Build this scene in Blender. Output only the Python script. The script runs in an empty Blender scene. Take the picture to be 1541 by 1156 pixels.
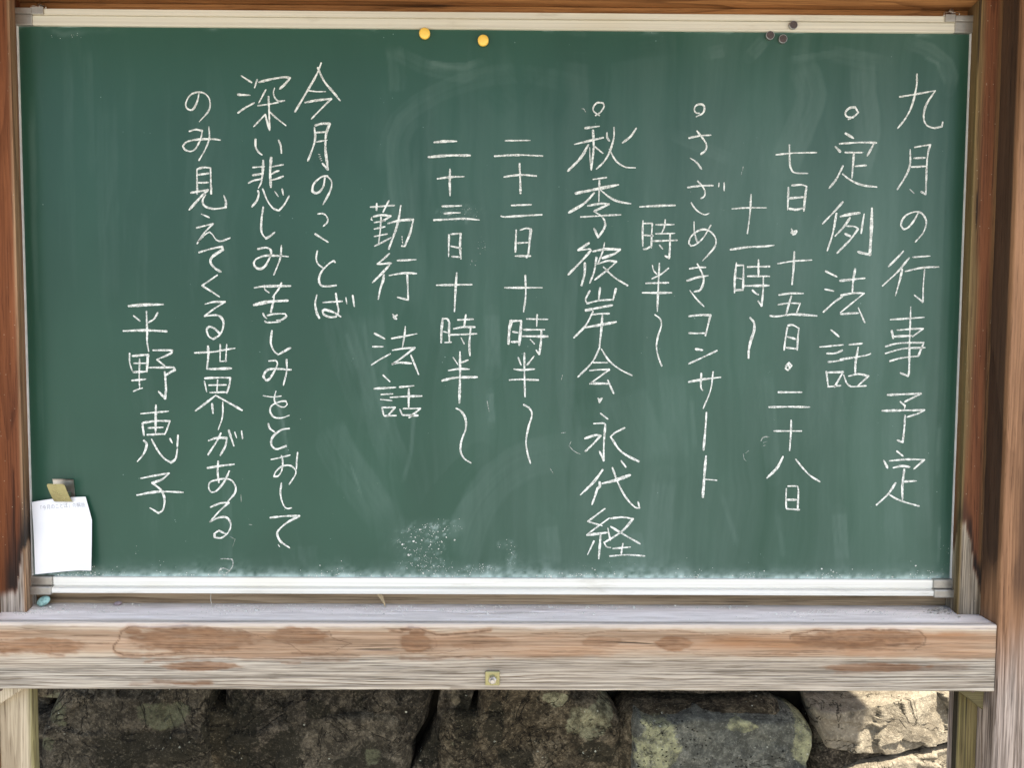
import bpy, bmesh, math, random
import numpy as np
from mathutils import Vector, Matrix

random.seed(7)
rng = np.random.default_rng(7)
scene = bpy.context.scene
R = math.radians

# ---------------------------------------------------------------- camera
cam_data = bpy.data.cameras.new("camera")
cam = bpy.data.objects.new("camera", cam_data)
scene.collection.objects.link(cam)
scene.camera = cam
cam_data.sensor_fit = 'HORIZONTAL'
cam_data.sensor_width = 36.0
cam_data.lens = 36.0 * 1150.0 / 1541.0
cam_data.clip_start = 0.05
cam_data.clip_end = 500.0
PITCH, YAW, ROLL = -0.05331878, -0.00645859, 0.00553207
base = Matrix(((1, 0, 0), (0, 0, -1), (0, 1, 0)))
M = Matrix.Rotation(YAW, 3, 'Z') @ Matrix.Rotation(PITCH, 3, 'X') @ base @ Matrix.Rotation(ROLL, 3, 'Z')
cam.matrix_world = Matrix.Translation((0.77803837, -1.23885906, 0.41382489)) @ M.to_4x4()

# ---------------------------------------------------------------- sky, sun, exposure
SUN = Vector((0.28, -0.42, 1.0)).normalized()          # towards the sun
world = bpy.data.worlds.new("World")
scene.world = world
world.use_nodes = True
wn = world.node_tree
bg = wn.nodes["Background"]
sky = wn.nodes.new("ShaderNodeTexSky")
sky.sky_type = 'NISHITA'
sky.sun_disc = False
sky.sun_elevation = math.asin(SUN.z)
sky.sun_rotation = math.atan2(SUN.x, SUN.y)
sky.air_density = 1.0
sky.dust_density = 2.5
wn.links.new(sky.outputs[0], bg.inputs[0])
bg.inputs[1].default_value = 0.13
sun_data = bpy.data.lights.new("sun", 'SUN')
sun_data.energy = 5.0
sun_data.angle = R(0.5)
sun_data.color = (1.0, 0.94, 0.84)
sun = bpy.data.objects.new("sun", sun_data)
scene.collection.objects.link(sun)
sun.rotation_euler = SUN.to_track_quat('Z', 'Y').to_euler()
scene.view_settings.view_transform = 'Standard'
scene.view_settings.look = 'None'
scene.view_settings.gamma = 1.0
scene.view_settings.use_curve_mapping = False
scene.view_settings.exposure = 1.55
scene.cycles.transparent_max_bounces = 24
scene.cycles.max_bounces = 8
scene.cycles.use_denoising = True
scene.cycles.adaptive_threshold = 0.004
scene.cycles.sample_clamp_indirect = 4.0
scene.cycles.denoising_prefilter = 'NONE'
scene.cycles.denoising_input_passes = 'RGB_ALBEDO_NORMAL'

GZ = -1.05            # ground level; z = 0 is the lower edge of the chalkboard, y = 0 its writing surface

# ---------------------------------------------------------------- numpy noise
def _h(ix, iy, s):
    n = (ix.astype(np.int64) * 374761393 + iy.astype(np.int64) * 668265263 + s * 974634777) & 0xffffffff
    n = ((n ^ (n >> 13)) * 1274126177) & 0xffffffff
    return ((n ^ (n >> 16)) & 0xffff) / 65535.0

def vn(x, y, s=0):
    x = np.asarray(x, float); y = np.asarray(y, float)
    ix = np.floor(x); iy = np.floor(y); fx = x - ix; fy = y - iy
    fx = fx * fx * fx * (fx * (fx * 6 - 15) + 10); fy = fy * fy * fy * (fy * (fy * 6 - 15) + 10)
    a = _h(ix, iy, s); b = _h(ix + 1, iy, s); c = _h(ix, iy + 1, s); d = _h(ix + 1, iy + 1, s)
    return (a * (1 - fx) + b * fx) * (1 - fy) + (c * (1 - fx) + d * fx) * fy

def fbm(x, y, s=0, o=4):
    t = 0; a = 0.5; f = 1.0
    for k in range(o):
        t = t + a * (vn(x * f, y * f, s + k * 17) - 0.5); a *= 0.5; f *= 2.03
    return t                                              # about -0.4 .. 0.4

def sm(a, b, x):
    t = np.clip((x - a) / (b - a), 0, 1)
    return t * t * (3 - 2 * t)

def dist_poly(px, pz, pts):
    """distance to an open polyline, signed side, position along it 0..1"""
    best = np.full(px.shape, 1e9); side = np.zeros(px.shape); along = np.zeros(px.shape)
    seg = [math.dist(pts[i], pts[i + 1]) for i in range(len(pts) - 1)]
    tot = sum(seg); acc = 0
    for i in range(len(pts) - 1):
        ax, az = pts[i]; bx, bz = pts[i + 1]; dx, dz = bx - ax, bz - az
        L2 = dx * dx + dz * dz + 1e-12
        t = np.clip(((px - ax) * dx + (pz - az) * dz) / L2, 0, 1)
        qx, qz = px - ax - t * dx, pz - az - t * dz
        d = np.hypot(qx, qz); m = d < best
        best = np.where(m, d, best)
        side = np.where(m, np.sign(dx * qz - dz * qx) * d, side)
        along = np.where(m, (acc + t * seg[i]) / tot, along)
        acc += seg[i]
    return best, side, along

# ---------------------------------------------------------------- object helpers
BASES = {}
def empty(name, loc, label, cat, group=None, kind=None):
    o = bpy.data.objects.new(name, None)
    scene.collection.objects.link(o)
    o.location = loc; o.empty_display_size = 0.05
    BASES[o.name] = Vector(loc)
    tag(o, label, cat, group, kind)
    return o

def tag(o, label=None, cat=None, group=None, kind=None):
    if label: o["label"] = label
    if cat: o["category"] = cat
    if group: o["group"] = group
    if kind: o["kind"] = kind
    return o

def mesh_obj(name, V, F, mat, parent=None, base=None, smooth=False, attrs=None):
    """V in world metres; the object keeps its own base point (parts share the base of their thing)"""
    if parent is not None: b = BASES[parent.name]
    else: b = Vector(base) if base is not None else Vector((0, 0, 0))
    V = np.asarray(V, float) - np.array(b)
    me = bpy.data.meshes.new(name)
    me.from_pydata(V.tolist(), [], [tuple(int(i) for i in f) for f in F])
    if attrs:
        for k, a in attrs.items():
            at = me.attributes.new(k, 'FLOAT', 'POINT')
            at.data.foreach_set('value', np.asarray(a, np.float32))
    me.materials.append(mat)
    if smooth: me.polygons.foreach_set('use_smooth', [True] * len(me.polygons))
    me.update()
    o = bpy.data.objects.new(name, me)
    scene.collection.objects.link(o)
    if parent is not None:
        o.parent = parent
        BASES[o.name] = b
    else:
        o.location = b
        BASES[o.name] = b
    return o

class Geo:
    def __init__(s): s.v = []; s.f = []
    def add(s, V, F):
        n = len(s.v); s.v += [tuple(p) for p in V]; s.f += [tuple(i + n for i in f) for f in F]
        return s
    def box(s, x0, x1, y0, y1, z0, z1, bev=0.0):
        bm = bmesh.new()
        bmesh.ops.create_cube(bm, size=1.0)
        for v in bm.verts:
            v.co = Vector((x0 if v.co.x < 0 else x1, y0 if v.co.y < 0 else y1, z0 if v.co.z < 0 else z1))
        if bev: bmesh.ops.bevel(bm, geom=bm.edges[:], offset=bev, segments=2, affect='EDGES', profile=0.5)
        return s.bm(bm)
    def bm(s, bm, mat=None):
        bm.verts.index_update()
        V = [(mat @ v.co if mat else v.co)[:] for v in bm.verts]; F = [[v.index for v in f.verts] for f in bm.faces]
        bm.free()
        return s.add(V, F)
    def lathe(s, prof, n=40, mat=None):
        """profile (r, h) turned about local z"""
        V = []; F = []
        for r, h in prof:
            for k in range(n):
                a = 2 * math.pi * k / n; V.append(Vector((r * math.cos(a), r * math.sin(a), h)))
        for i in range(len(prof) - 1):
            for k in range(n):
                F.append((i * n + k, i * n + (k + 1) % n, (i + 1) * n + (k + 1) % n, (i + 1) * n + k))
        F.append(tuple(range(n))[::-1]); F.append(tuple((len(prof) - 1) * n + k for k in range(n)))
        if mat: V = [mat @ v for v in V]
        return s.add(V, F)
    def tube(s, pts, r, n=8):
        P = [Vector(p) for p in pts]; V = []; F = []
        for i, p in enumerate(P):
            t = (P[min(i + 1, len(P) - 1)] - P[max(i - 1, 0)]).normalized()
            u = t.cross(Vector((0.13, 0.9, 0.41))).normalized(); w = t.cross(u)
            rr = r[i] if isinstance(r, (list, tuple)) else r
            for k in range(n):
                a = 2 * math.pi * k / n; V.append(p + (u * math.cos(a) + w * math.sin(a)) * rr)
        for i in range(len(P) - 1):
            for k in range(n): F.append((i * n + k, i * n + (k + 1) % n, (i + 1) * n + (k + 1) % n, (i + 1) * n + k))
        F.append(tuple(range(n))[::-1]); F.append(tuple((len(P) - 1) * n + k for k in range(n)))
        return s.add(V, F)
    def build(s, name, mat, parent=None, base=None, smooth=False): return mesh_obj(name, s.v, s.f, mat, parent, base, smooth)

def smooth_path(pts, step):
    """Catmull-Rom through the points, sampled about every step metres"""
    if len(pts) < 3:
        n = max(1, int(math.dist(pts[0], pts[-1]) / step))
        return [tuple(pts[0][k] + (pts[-1][k] - pts[0][k]) * i / n for k in range(len(pts[0]))) for i in range(n + 1)]
    out = []; K = len(pts[0])
    for i in range(len(pts) - 1):
        p0 = pts[i - 1] if i else tuple(2 * pts[0][k] - pts[1][k] for k in range(K))
        p1, p2 = pts[i], pts[i + 1]
        p3 = pts[i + 2] if i + 2 < len(pts) else tuple(2 * p2[k] - p1[k] for k in range(K))
        n = max(1, int(math.dist(p1, p2) / step))
        for j in range(n):
            t = j / n
            out.append(tuple(0.5 * (2 * p1[k] + (p2[k] - p0[k]) * t + (2 * p0[k] - 5 * p1[k] + 4 * p2[k] - p3[k]) * t * t + (3 * p1[k] - p0[k] - 3 * p2[k] + p3[k]) * t ** 3) for k in range(K)))
    out.append(tuple(pts[-1]))
    return out

# ---------------------------------------------------------------- materials
class NT:
    def __init__(s, name):
        s.m = bpy.data.materials.new(name); s.m.use_nodes = True
        s.t = s.m.node_tree; s.b = s.t.nodes["Principled BSDF"]; s.out = s.t.nodes["Material Output"]
        s.pos = s.n("ShaderNodeNewGeometry").outputs["Position"]
    def n(s, typ, **kw):
        nd = s.t.nodes.new(typ)
        for k, v in kw.items(): setattr(nd, k, v)
        return nd
    def put(s, sock, v):
        if hasattr(v, 'is_output') or isinstance(v, bpy.types.NodeSocket): s.t.links.new(v, sock)
        elif isinstance(v, (tuple, list)) and len(v) == 3 and sock.type == 'RGBA': sock.default_value = (*v, 1)
        else: sock.default_value = v
    def math(s, op, a, b=0.0, c=None, clamp=False):
        nd = s.n("ShaderNodeMath", operation=op, use_clamp=clamp)
        s.put(nd.inputs[0], a); s.put(nd.inputs[1], b)
        if c is not None: s.put(nd.inputs[2], c)
        return nd.outputs[0]
    def mix(s, f, a, b, blend='MIX'):
        nd = s.n("ShaderNodeMix", data_type='RGBA', blend_type=blend)
        s.put(nd.inputs[0], f); s.put(nd.inputs[6], a); s.put(nd.inputs[7], b)
        return nd.outputs[2]
    def scale(s, sc, off=(0, 0, 0), rot=(0, 0, 0)):
        nd = s.n("ShaderNodeMapping"); s.put(nd.inputs[0], s.pos)
        nd.inputs[1].default_value = off; nd.inputs[2].default_value = rot; nd.inputs[3].default_value = sc
        return nd.outputs[0]
    def noise(s, sc, detail=5.0, rough=0.55, dist=0.0, off=(0, 0, 0), rot=(0, 0, 0)):
        nd = s.n("ShaderNodeTexNoise")
        s.put(nd.inputs["Vector"], s.scale(sc if isinstance(sc, tuple) else (sc,) * 3, off, rot))
        nd.inputs["Scale"].default_value = 1.0; nd.inputs["Detail"].default_value = detail
        nd.inputs["Roughness"].default_value = rough; nd.inputs["Distortion"].default_value = dist
        return nd.outputs[0]
    def voro(s, sc, feature='F1', rnd=1.0):
        nd = s.n("ShaderNodeTexVoronoi", feature=feature)
        s.put(nd.inputs["Vector"], s.scale(sc if isinstance(sc, tuple) else (sc,) * 3))
        nd.inputs["Scale"].default_value = 1.0; nd.inputs["Randomness"].default_value = rnd
        return nd.outputs[0]
    def ramp(s, f, a, b, lo=0.0, hi=1.0):
        nd = s.n("ShaderNodeMapRange", interpolation_type='SMOOTHSTEP')
        s.put(nd.inputs[0], f); nd.inputs[1].default_value = a; nd.inputs[2].default_value = b
        nd.inputs[3].default_value = lo; nd.inputs[4].default_value = hi
        return nd.outputs[0]
    def attr(s, name): return s.n("ShaderNodeAttribute", attribute_name=name).outputs["Fac"]
    def bump(s, h, strength, dist):
        nd = s.n("ShaderNodeBump"); s.put(nd.inputs["Height"], h)
        nd.inputs["Strength"].default_value = strength; nd.inputs["Distance"].default_value = dist
        s.t.links.new(nd.outputs[0], s.b.inputs["Normal"])
    def done(s, col, rough=0.6, metal=0.0, spec=0.5):
        s.put(s.b.inputs["Base Color"], col); s.put(s.b.inputs["Roughness"], rough)
        s.put(s.b.inputs["Metallic"], metal); s.b.inputs["Specular IOR Level"].default_value = spec
        return s.m

def wood(name, axis, dark, light, off=0.0, gray=(0.42, 0.37, 0.30), brown=(0.36, 0.19, 0.09), fine=1.0, contrast=1.0, rough=0.75, bump=0.35, specks=0.0, rings=9.0, ringdark=0.5):
    k = NT(name)
    def ax(l, a): return (l, a, a) if axis == 'X' else (a, a, l)
    o = (off, off * 1.7, off * 0.6)
    n1 = k.noise(ax(2.2, 75 * fine), 6, 0.6, 0.6, o)
    n2 = k.noise(ax(9, 420), 4, 0.6, 0.2, o)
    n3 = k.noise(ax(1.3, 9), 4, 0.5, 0.8, o)
    n4 = k.noise(ax(5.0, 210 * fine), 4, 0.65, 0.4, o)
    g = k.math('ADD', k.math('MULTIPLY', n1, 0.42 * contrast), k.math('ADD', k.math('MULTIPLY', n3, 0.38), k.math('ADD', k.math('MULTIPLY', n2, 0.16), k.math('MULTIPLY', n4, 0.24 * contrast))))
    g = k.ramp(g, 0.42, 0.78)
    rr = k.math('FRACT', k.math('MULTIPLY', k.noise(ax(0.55, 11 * fine), 3, 0.45, 0.5, (off + 7, off + 1, off + 2)), rings))
    line = k.math('MULTIPLY', k.ramp(rr, 0.62, 0.95), k.ramp(rr, 1.0, 0.97))
    line = k.math('MULTIPLY', line, k.ramp(n3, 0.3, 0.6, 0.25, 1.0))
    n5 = k.noise(ax(16, 380), 3, 0.65, 0.0, (off, 3, 9))
    fib = k.math('MULTIPLY', k.ramp(k.math('ADD', k.math('MULTIPLY', n5, 0.6), k.math('MULTIPLY', n2, 0.4)), 0.46, 0.37), 0.7)
    col = k.mix(g, dark, light)
    # browner wood where the weather has not reached, grey where it has
    ga = k.mix(k.ramp(k.math('ADD', k.math('MULTIPLY', n4, 0.6), k.math('MULTIPLY', n2, 0.4)), 0.40, 0.60), tuple(c * 0.45 for c in gray), tuple(min(1, c * 1.3) for c in gray))
    col = k.mix(k.attr('gray'), col, ga)
    ba = k.mix(g, tuple(c * 0.55 for c in brown), tuple(min(1, c * 1.3) for c in brown))
    col = k.mix(k.attr('brown'), col, ba)
    st = k.math('MULTIPLY', k.attr('stain'), k.ramp(n4, 0.25, 0.6, 0.6, 1.0))
    col = k.mix(st, col, (0.075, 0.035, 0.016))
    col = k.mix(k.attr('black'), col, (0.012, 0.009, 0.007))
    cr = k.ramp(k.noise(ax(1.6, 46), 3, 0.5, 0.9, (off + 3, off, off)), 0.695, 0.725)      # drying cracks
    col = k.mix(k.math('MULTIPLY', cr, 0.75), col, tuple(c * 0.22 for c in dark))
    if specks:
        d = k.voro(95.0); col = k.mix(k.math('MULTIPLY', k.ramp(d, 0.10, 0.05), specks), col, (0.55, 0.47, 0.33))
    sx = k.n("ShaderNodeSeparateXYZ"); k.put(sx.inputs[0], k.pos)
    cross = k.math('ADD', sx.outputs[2 if axis == 'X' else 0], k.math('MULTIPLY', sx.outputs[1], 0.6))
    fr = k.math('FRACT', k.math('ADD', k.math('MULTIPLY', cross, 215.0), k.math('MULTIPLY', k.noise(ax(1.1, 12), 5, 0.55, 0.3, (off + 2, off, off)), 9.0)))
    fl = k.math('MULTIPLY', k.ramp(fr, 0.35, 0.9), k.ramp(fr, 1.0, 0.93))
    fl = k.math('MULTIPLY', fl, k.ramp(k.noise(ax(4, 60), 4, 0.6, 0.0, (off, off + 5, 1)), 0.38, 0.62))
    fl = k.math('MULTIPLY', fl, k.math('ADD', 0.45, k.math('MULTIPLY', k.attr('gray'), 0.45)))
    dk = k.math('ADD', k.math('MAXIMUM', k.math('MULTIPLY', line, ringdark), fl), k.math('MULTIPLY', fib, 0.7), clamp=True)
    col = k.mix(dk, col, k.mix(1.0, col, (0.38, 0.33, 0.28), 'MULTIPLY'))
    pale = k.attr('dust')
    col = k.mix(pale, col, (0.93, 0.88, 0.84))
    h = k.math('SUBTRACT', k.math('ADD', k.math('MULTIPLY', n2, 0.5), n4), k.math('MULTIPLY', cr, 2.0))
    k.bump(h, bump, 0.0012)
    return k.done(col, rough, 0.0, 0.3)

W_BEAM = wood("beam_wood", 'X', (0.23, 0.165, 0.105), (0.49, 0.395, 0.285), 0.0, gray=(0.37, 0.33, 0.265), brown=(0.27, 0.130, 0.055), fine=1.5, bump=0.7, contrast=1.2)
W_STRIP = wood("strip_wood", 'X', (0.11, 0.073, 0.038), (0.40, 0.29, 0.175), 4.0, fine=0.8, bump=0.6, contrast=1.3, ringdark=0.85)
W_TOP = wood("lintel_wood", 'X', (0.17, 0.065, 0.018), (0.52, 0.25, 0.085), 8.0, fine=0.8, ringdark=0.75)
W_JAMB_L = wood("jamb_wood_left", 'Z', (0.12, 0.036, 0.012), (0.29, 0.100, 0.035), 2.0, fine=0.7, contrast=1.0, brown=(0.36, 0.215, 0.115), gray=(0.42, 0.37, 0.31), specks=0.5)
W_JAMB_R = wood("jamb_wood_right", 'Z', (0.045, 0.016, 0.008), (0.20, 0.070, 0.026), 6.0, fine=0.9, contrast=1.2, brown=(0.17, 0.115, 0.045), gray=(0.33, 0.275, 0.20), specks=0.5)
W_POST = wood("post_wood", 'Z', (0.14, 0.066, 0.028), (0.36, 0.185, 0.090), 11.0, fine=0.6, gray=(0.36, 0.30, 0.25), bump=0.45)
W_LEG = wood("leg_wood", 'Z', (0.24, 0.185, 0.11), (0.50, 0.42, 0.29), 14.0, fine=0.8, gray=(0.16, 0.145, 0.045), contrast=1.2, bump=0.6)
W_LEG_R = wood("leg_wood_mossy", 'Z', (0.075, 0.056, 0.018), (0.25, 0.185, 0.08), 17.0, fine=0.9, gray=(0.11, 0.095, 0.028), bump=0.8, contrast=1.3)
W_GUSSET = wood("gusset_wood", 'X', (0.075, 0.060, 0.022), (0.20, 0.165, 0.075), 23.0, rough=0.85)
W_ROOF = wood("roof_wood", 'X', (0.14, 0.075, 0.035), (0.34, 0.20, 0.10), 20.0)

def panel_mat():
    k = NT("chalkboard_green")
    hz = k.attr('haze_and_light')
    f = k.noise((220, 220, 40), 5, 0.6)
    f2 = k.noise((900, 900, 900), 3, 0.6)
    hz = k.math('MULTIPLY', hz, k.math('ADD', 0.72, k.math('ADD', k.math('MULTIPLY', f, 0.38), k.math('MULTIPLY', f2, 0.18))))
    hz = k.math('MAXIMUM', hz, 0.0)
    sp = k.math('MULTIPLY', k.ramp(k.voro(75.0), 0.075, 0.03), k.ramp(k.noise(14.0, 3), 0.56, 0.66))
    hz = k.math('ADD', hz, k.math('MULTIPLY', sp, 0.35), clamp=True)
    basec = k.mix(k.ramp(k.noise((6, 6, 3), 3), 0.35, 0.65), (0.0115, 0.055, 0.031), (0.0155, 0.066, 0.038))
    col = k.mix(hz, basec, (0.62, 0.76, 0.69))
    ro = k.ramp(hz, 0.0, 0.25, 0.36, 0.55)
    k.bump(k.noise(1500.0, 2), 0.08, 0.0004)
    return k.done(col, ro, 0.0, 0.36)

def chalk_mat(name, lo=0.15):
    k = NT(name)
    f = k.noise(800.0, 3, 0.7); g = k.noise(130.0, 3, 0.6)
    a = k.math('ADD', k.math('MULTIPLY', k.ramp(f, 0.36, 0.56), 0.75), k.ramp(g, 0.44, 0.66), clamp=True)
    a = k.math('ADD', lo, k.math('MULTIPLY', a, 1.0 - lo), clamp=True)
    if lo == 0.0: a = k.math('MULTIPLY', a, 0.5)
    k.put(k.b.inputs["Alpha"], a)
    col = k.mix(g, (0.66, 0.66, 0.58), (0.86, 0.86, 0.775))
    return k.done(col, 0.95, 0.0, 0.1)

def metal(name, col, rough, metal_=1.0, wear=0.2, nsc=(4, 60, 60)):
    k = NT(name)
    n = k.noise(nsc, 4, 0.6); n2 = k.noise(160.0, 4, 0.65)
    c = k.mix(k.ramp(k.math('ADD', k.math('MULTIPLY', n, 0.6), k.math('MULTIPLY', n2, 0.4)), 0.3, 0.7), tuple(x * (1 - wear) for x in col), col)
    k.bump(n2, 0.05, 0.0005)
    return k.done(c, k.ramp(n, 0.3, 0.7, rough * 0.85, min(1, rough * 1.2)), metal_)

def plain(name, col, rough=0.5, var=0.15, sc=120.0, spec=0.5):
    k = NT(name)
    n = k.noise(sc, 4, 0.6)
    return k.done(k.mix(k.ramp(n, 0.3, 0.7), tuple(c * (1 - var) for c in col), tuple(min(1, c * (1 + var)) for c in col)), rough, 0.0, spec)

def rail_mat(name, tint):
    k = NT(name)
    n = k.noise((2.0, 300, 300), 5, 0.6); n2 = k.noise((9.0, 30, 60), 5, 0.65); n3 = k.noise((4, 8, 8), 3)
    c = k.mix(k.ramp(n, 0.3, 0.7), (0.62, 0.61, 0.56), (0.77, 0.76, 0.71))
    c = k.mix(k.math('MULTIPLY', k.ramp(n2, 0.56, 0.74), 0.5), c, (0.42, 0.39, 0.32))
    c = k.mix(k.math('MULTIPLY', k.ramp(n3, 0.5, 0.7), 0.25), c, (0.60, 0.55, 0.42))
    c = k.mix(1.0, c, tint, 'MULTIPLY')
    k.bump(n, 0.06, 0.0004)
    return k.done(c, 0.48, 0.2, 0.5)

PANEL = panel_mat()
CHALK = chalk_mat("chalk_white", 0.30)
CHALK_DUST = chalk_mat("chalk_dust", 0.3)
CHALK_FAINT = chalk_mat("chalk_faint", 0.0)
RAIL = rail_mat("anodised_rail", (1.12, 1.11, 1.07))
RAIL_TOP = rail_mat("rail_warm_light", (0.93, 0.87, 0.73))  # cream tint darkens and warms the top rail, painting in bounced light
CAP = metal("grey_cap_metal", (0.47, 0.44, 0.38), 0.42, 0.7, 0.3)
STEEL = metal("galvanised_steel", (0.62, 0.58, 0.52), 0.35, 1.0, 0.35, (60, 60, 60))
BRASS = metal("zinc_plated_brass", (0.40, 0.37, 0.19), 0.30, 1.0, 0.35, (50, 50, 50))
TRIM = plain("white_trim", (0.62, 0.60, 0.55), 0.45, 0.1, 60.0)
YELLOW = plain("yellow_plastic", (0.90, 0.56, 0.09), 0.38, 0.06)
DARKTOP = plain("dark_magnet_face", (0.060, 0.042, 0.036), 0.55, 0.35, 300.0)
MAGEDGE = metal("magnet_edge", (0.50, 0.48, 0.44), 0.35, 0.9, 0.3)
PAPER = plain("white_paper", (0.82, 0.82, 0.82), 0.8, 0.015, 40.0, 0.2)
INK = plain("grey_ink", (0.36, 0.36, 0.37), 0.7, 0.1)
TEAL = plain("teal_stone", (0.26, 0.43, 0.38), 0.6, 0.4, 150.0)
PEBBLE = plain("mauve_pebble", (0.27, 0.21, 0.21), 0.7, 0.3, 260.0)
LEAF = plain("dry_leaf", (0.42, 0.31, 0.17), 0.8, 0.3, 200.0)
STRAW = plain("pale_straw", (0.55, 0.50, 0.40), 0.7, 0.2, 200.0)

def ground_mat():
    k = NT("pale_gravel")
    n = k.noise(3.0, 6); v = k.voro(60.0)
    c = k.mix(k.ramp(n, 0.3, 0.7), (0.25, 0.242, 0.226), (0.345, 0.335, 0.312))
    c = k.mix(k.ramp(v, 0.0, 0.5), tuple(x * 0.6 for x in (0.27, 0.26, 0.24)), c)
    k.bump(v, 0.4, 0.01)
    return k.done(c, 0.9)

def stone_mat(name, c1, c2, lich=(0.25, 0.27, 0.19), la=0.45, moss=(0.022, 0.020, 0.012), ma=0.5, white=0.3, pit=0.0, mott=1.0):
    k = NT(name)
    n = k.noise(8.0, 9, 0.68, 0.4); n2 = k.noise(42.0, 9, 0.72); n3 = k.noise(170.0, 6, 0.75); n4 = k.noise(15.0, 10, 0.72, 1.0)
    c = k.mix(k.ramp(k.math('ADD', k.math('MULTIPLY', n, 0.6), k.math('MULTIPLY', n2, 0.4)), 0.40, 0.62), c1, c2)
    c = k.mix(k.ramp(n2, 0.40, 0.60, 1.0 - mott, 1.0), tuple(x * 0.32 for x in c1), c)
    mm = k.math('ADD', k.math('MULTIPLY', n4, 0.62), k.math('ADD', k.math('MULTIPLY', n2, 0.24), k.math('MULTIPLY', n3, 0.14)))
    mm = k.math('ADD', mm, k.math('MULTIPLY', k.attr('moss'), 0.26))
    c = k.mix(k.math('MULTIPLY', k.ramp(mm, 0.60 - 0.20 * ma, 0.655 - 0.20 * ma), min(1.0, 0.45 + ma)), c, moss)
    lm = k.math('ADD', k.math('MULTIPLY', k.noise(12.0, 10, 0.72, 0.6, (5, 2, 8)), 0.60), k.math('ADD', k.math('MULTIPLY', k.noise(75.0, 6, 0.7, 0.0, (1, 4, 2)), 0.26), k.math('MULTIPLY', n3, 0.14)))
    lm = k.ramp(k.math('ADD', lm, k.math('MULTIPLY', k.attr('lich'), 0.26)), 0.66 - 0.22 * la, 0.76 - 0.22 * la)
    lc = k.mix(k.ramp(k.math('ADD', k.math('MULTIPLY', n3, 0.5), k.math('MULTIPLY', n2, 0.5)), 0.40, 0.60), tuple(x * 0.38 for x in lich), tuple(x * 1.15 for x in lich))
    c = k.mix(k.math('MULTIPLY', lm, k.ramp(k.math('ADD', k.math('MULTIPLY', n2, 0.6), k.math('MULTIPLY', n3, 0.4)), 0.40, 0.55, 0.25, 0.9)), c, lc)
    c = k.mix(k.math('MULTIPLY', k.ramp(n3, 0.47, 0.57), 0.6 * mott), c, tuple(x * 0.25 for x in c1))
    c = k.mix(k.math('MULTIPLY', k.ramp(n3, 0.44, 0.36), 0.30), c, tuple(min(1, x * 2.2) for x in c2))
    cr = k.ramp(k.math('ABSOLUTE', k.math('SUBTRACT', k.noise(7.0, 6, 0.6, 1.2, (7, 7, 1)), 0.5)), 0.0, 0.010, 1.0, 0.0)
    c = k.mix(k.math('MULTIPLY', cr, 0.75), c, (0.012, 0.010, 0.007))
    w = k.math('MULTIPLY', k.ramp(k.math('ADD', k.voro(80.0), k.math('MULTIPLY', n3, 0.25)), 0.34, 0.27), k.ramp(k.noise(14.0, 6, 0.7, 0.0, (2, 9, 1)), 0.62 - 0.12 * white, 0.66 - 0.12 * white))
    c = k.mix(k.math('MULTIPLY', w, 0.85 if white else 0.0), c, (0.52, 0.52, 0.41))
    if pit:
        p = k.ramp(k.math('ADD', k.voro((80, 80, 120)), k.math('MULTIPLY', n2, 0.12)), 0.27, 0.19)
        p = k.math('MULTIPLY', p, k.ramp(k.noise(16.0, 4), 0.47, 0.53))
        c = k.mix(p, c, (0.015, 0.015, 0.012))
        h = k.math('SUBTRACT', k.math('ADD', n2, k.math('MULTIPLY', n3, 0.5)), p)
    else: h = k.math('SUBTRACT', k.math('ADD', n2, k.math('MULTIPLY', n3, 0.5)), cr)
    k.bump(h, 0.9, 0.010)
    return k.done(c, 0.95, 0.0, 0.15)

SM_A = stone_mat("stone_brown_green", (0.072, 0.060, 0.040), (0.165, 0.138, 0.095), (0.165, 0.165, 0.095), 0.22, ma=0.34, white=0.15, mott=0.7)
SM_B = stone_mat("stone_black_moss", (0.048, 0.040, 0.027), (0.14, 0.115, 0.08), (0.24, 0.20, 0.13), 0.36, ma=0.40, white=0.35, mott=0.8)
SM_D = stone_mat("stone_olive", (0.085, 0.065, 0.038), (0.20, 0.16, 0.10), (0.36, 0.34, 0.20), 0.36, ma=0.36, white=0.35, mott=0.8)
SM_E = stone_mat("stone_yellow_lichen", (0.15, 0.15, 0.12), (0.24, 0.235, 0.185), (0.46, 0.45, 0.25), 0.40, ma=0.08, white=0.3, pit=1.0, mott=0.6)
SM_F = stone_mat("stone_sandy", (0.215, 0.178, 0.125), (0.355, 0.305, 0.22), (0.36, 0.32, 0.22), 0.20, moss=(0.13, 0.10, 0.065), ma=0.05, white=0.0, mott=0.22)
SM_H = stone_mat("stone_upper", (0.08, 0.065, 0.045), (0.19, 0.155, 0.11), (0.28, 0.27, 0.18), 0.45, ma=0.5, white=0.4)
EARTH = plain("dark_earth", (0.018, 0.015, 0.010), 0.95, 0.4, 30.0, 0.1)
GROUND = ground_mat()

# ---------------------------------------------------------------- the setting
g = Geo()
N = 40
for i in range(N + 1):
    for j in range(N + 1):
        u = (i / N - 0.5) * 2; w = (j / N - 0.5) * 2
        x = 0.8 + 80 * u * abs(u); y = -2 + 80 * w * abs(w)
        g.v.append((x, y, GZ + 0.02 * float(fbm(np.array([x * 0.9]), np.array([y * 0.9]), 3)[0])))
for i in range(N):
    for j in range(N): a = i * (N + 1) + j; g.f.append((a, a + N + 1, a + N + 2, a + 1))
tag(g.build("ground", GROUND, smooth=True), kind="structure")

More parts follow.
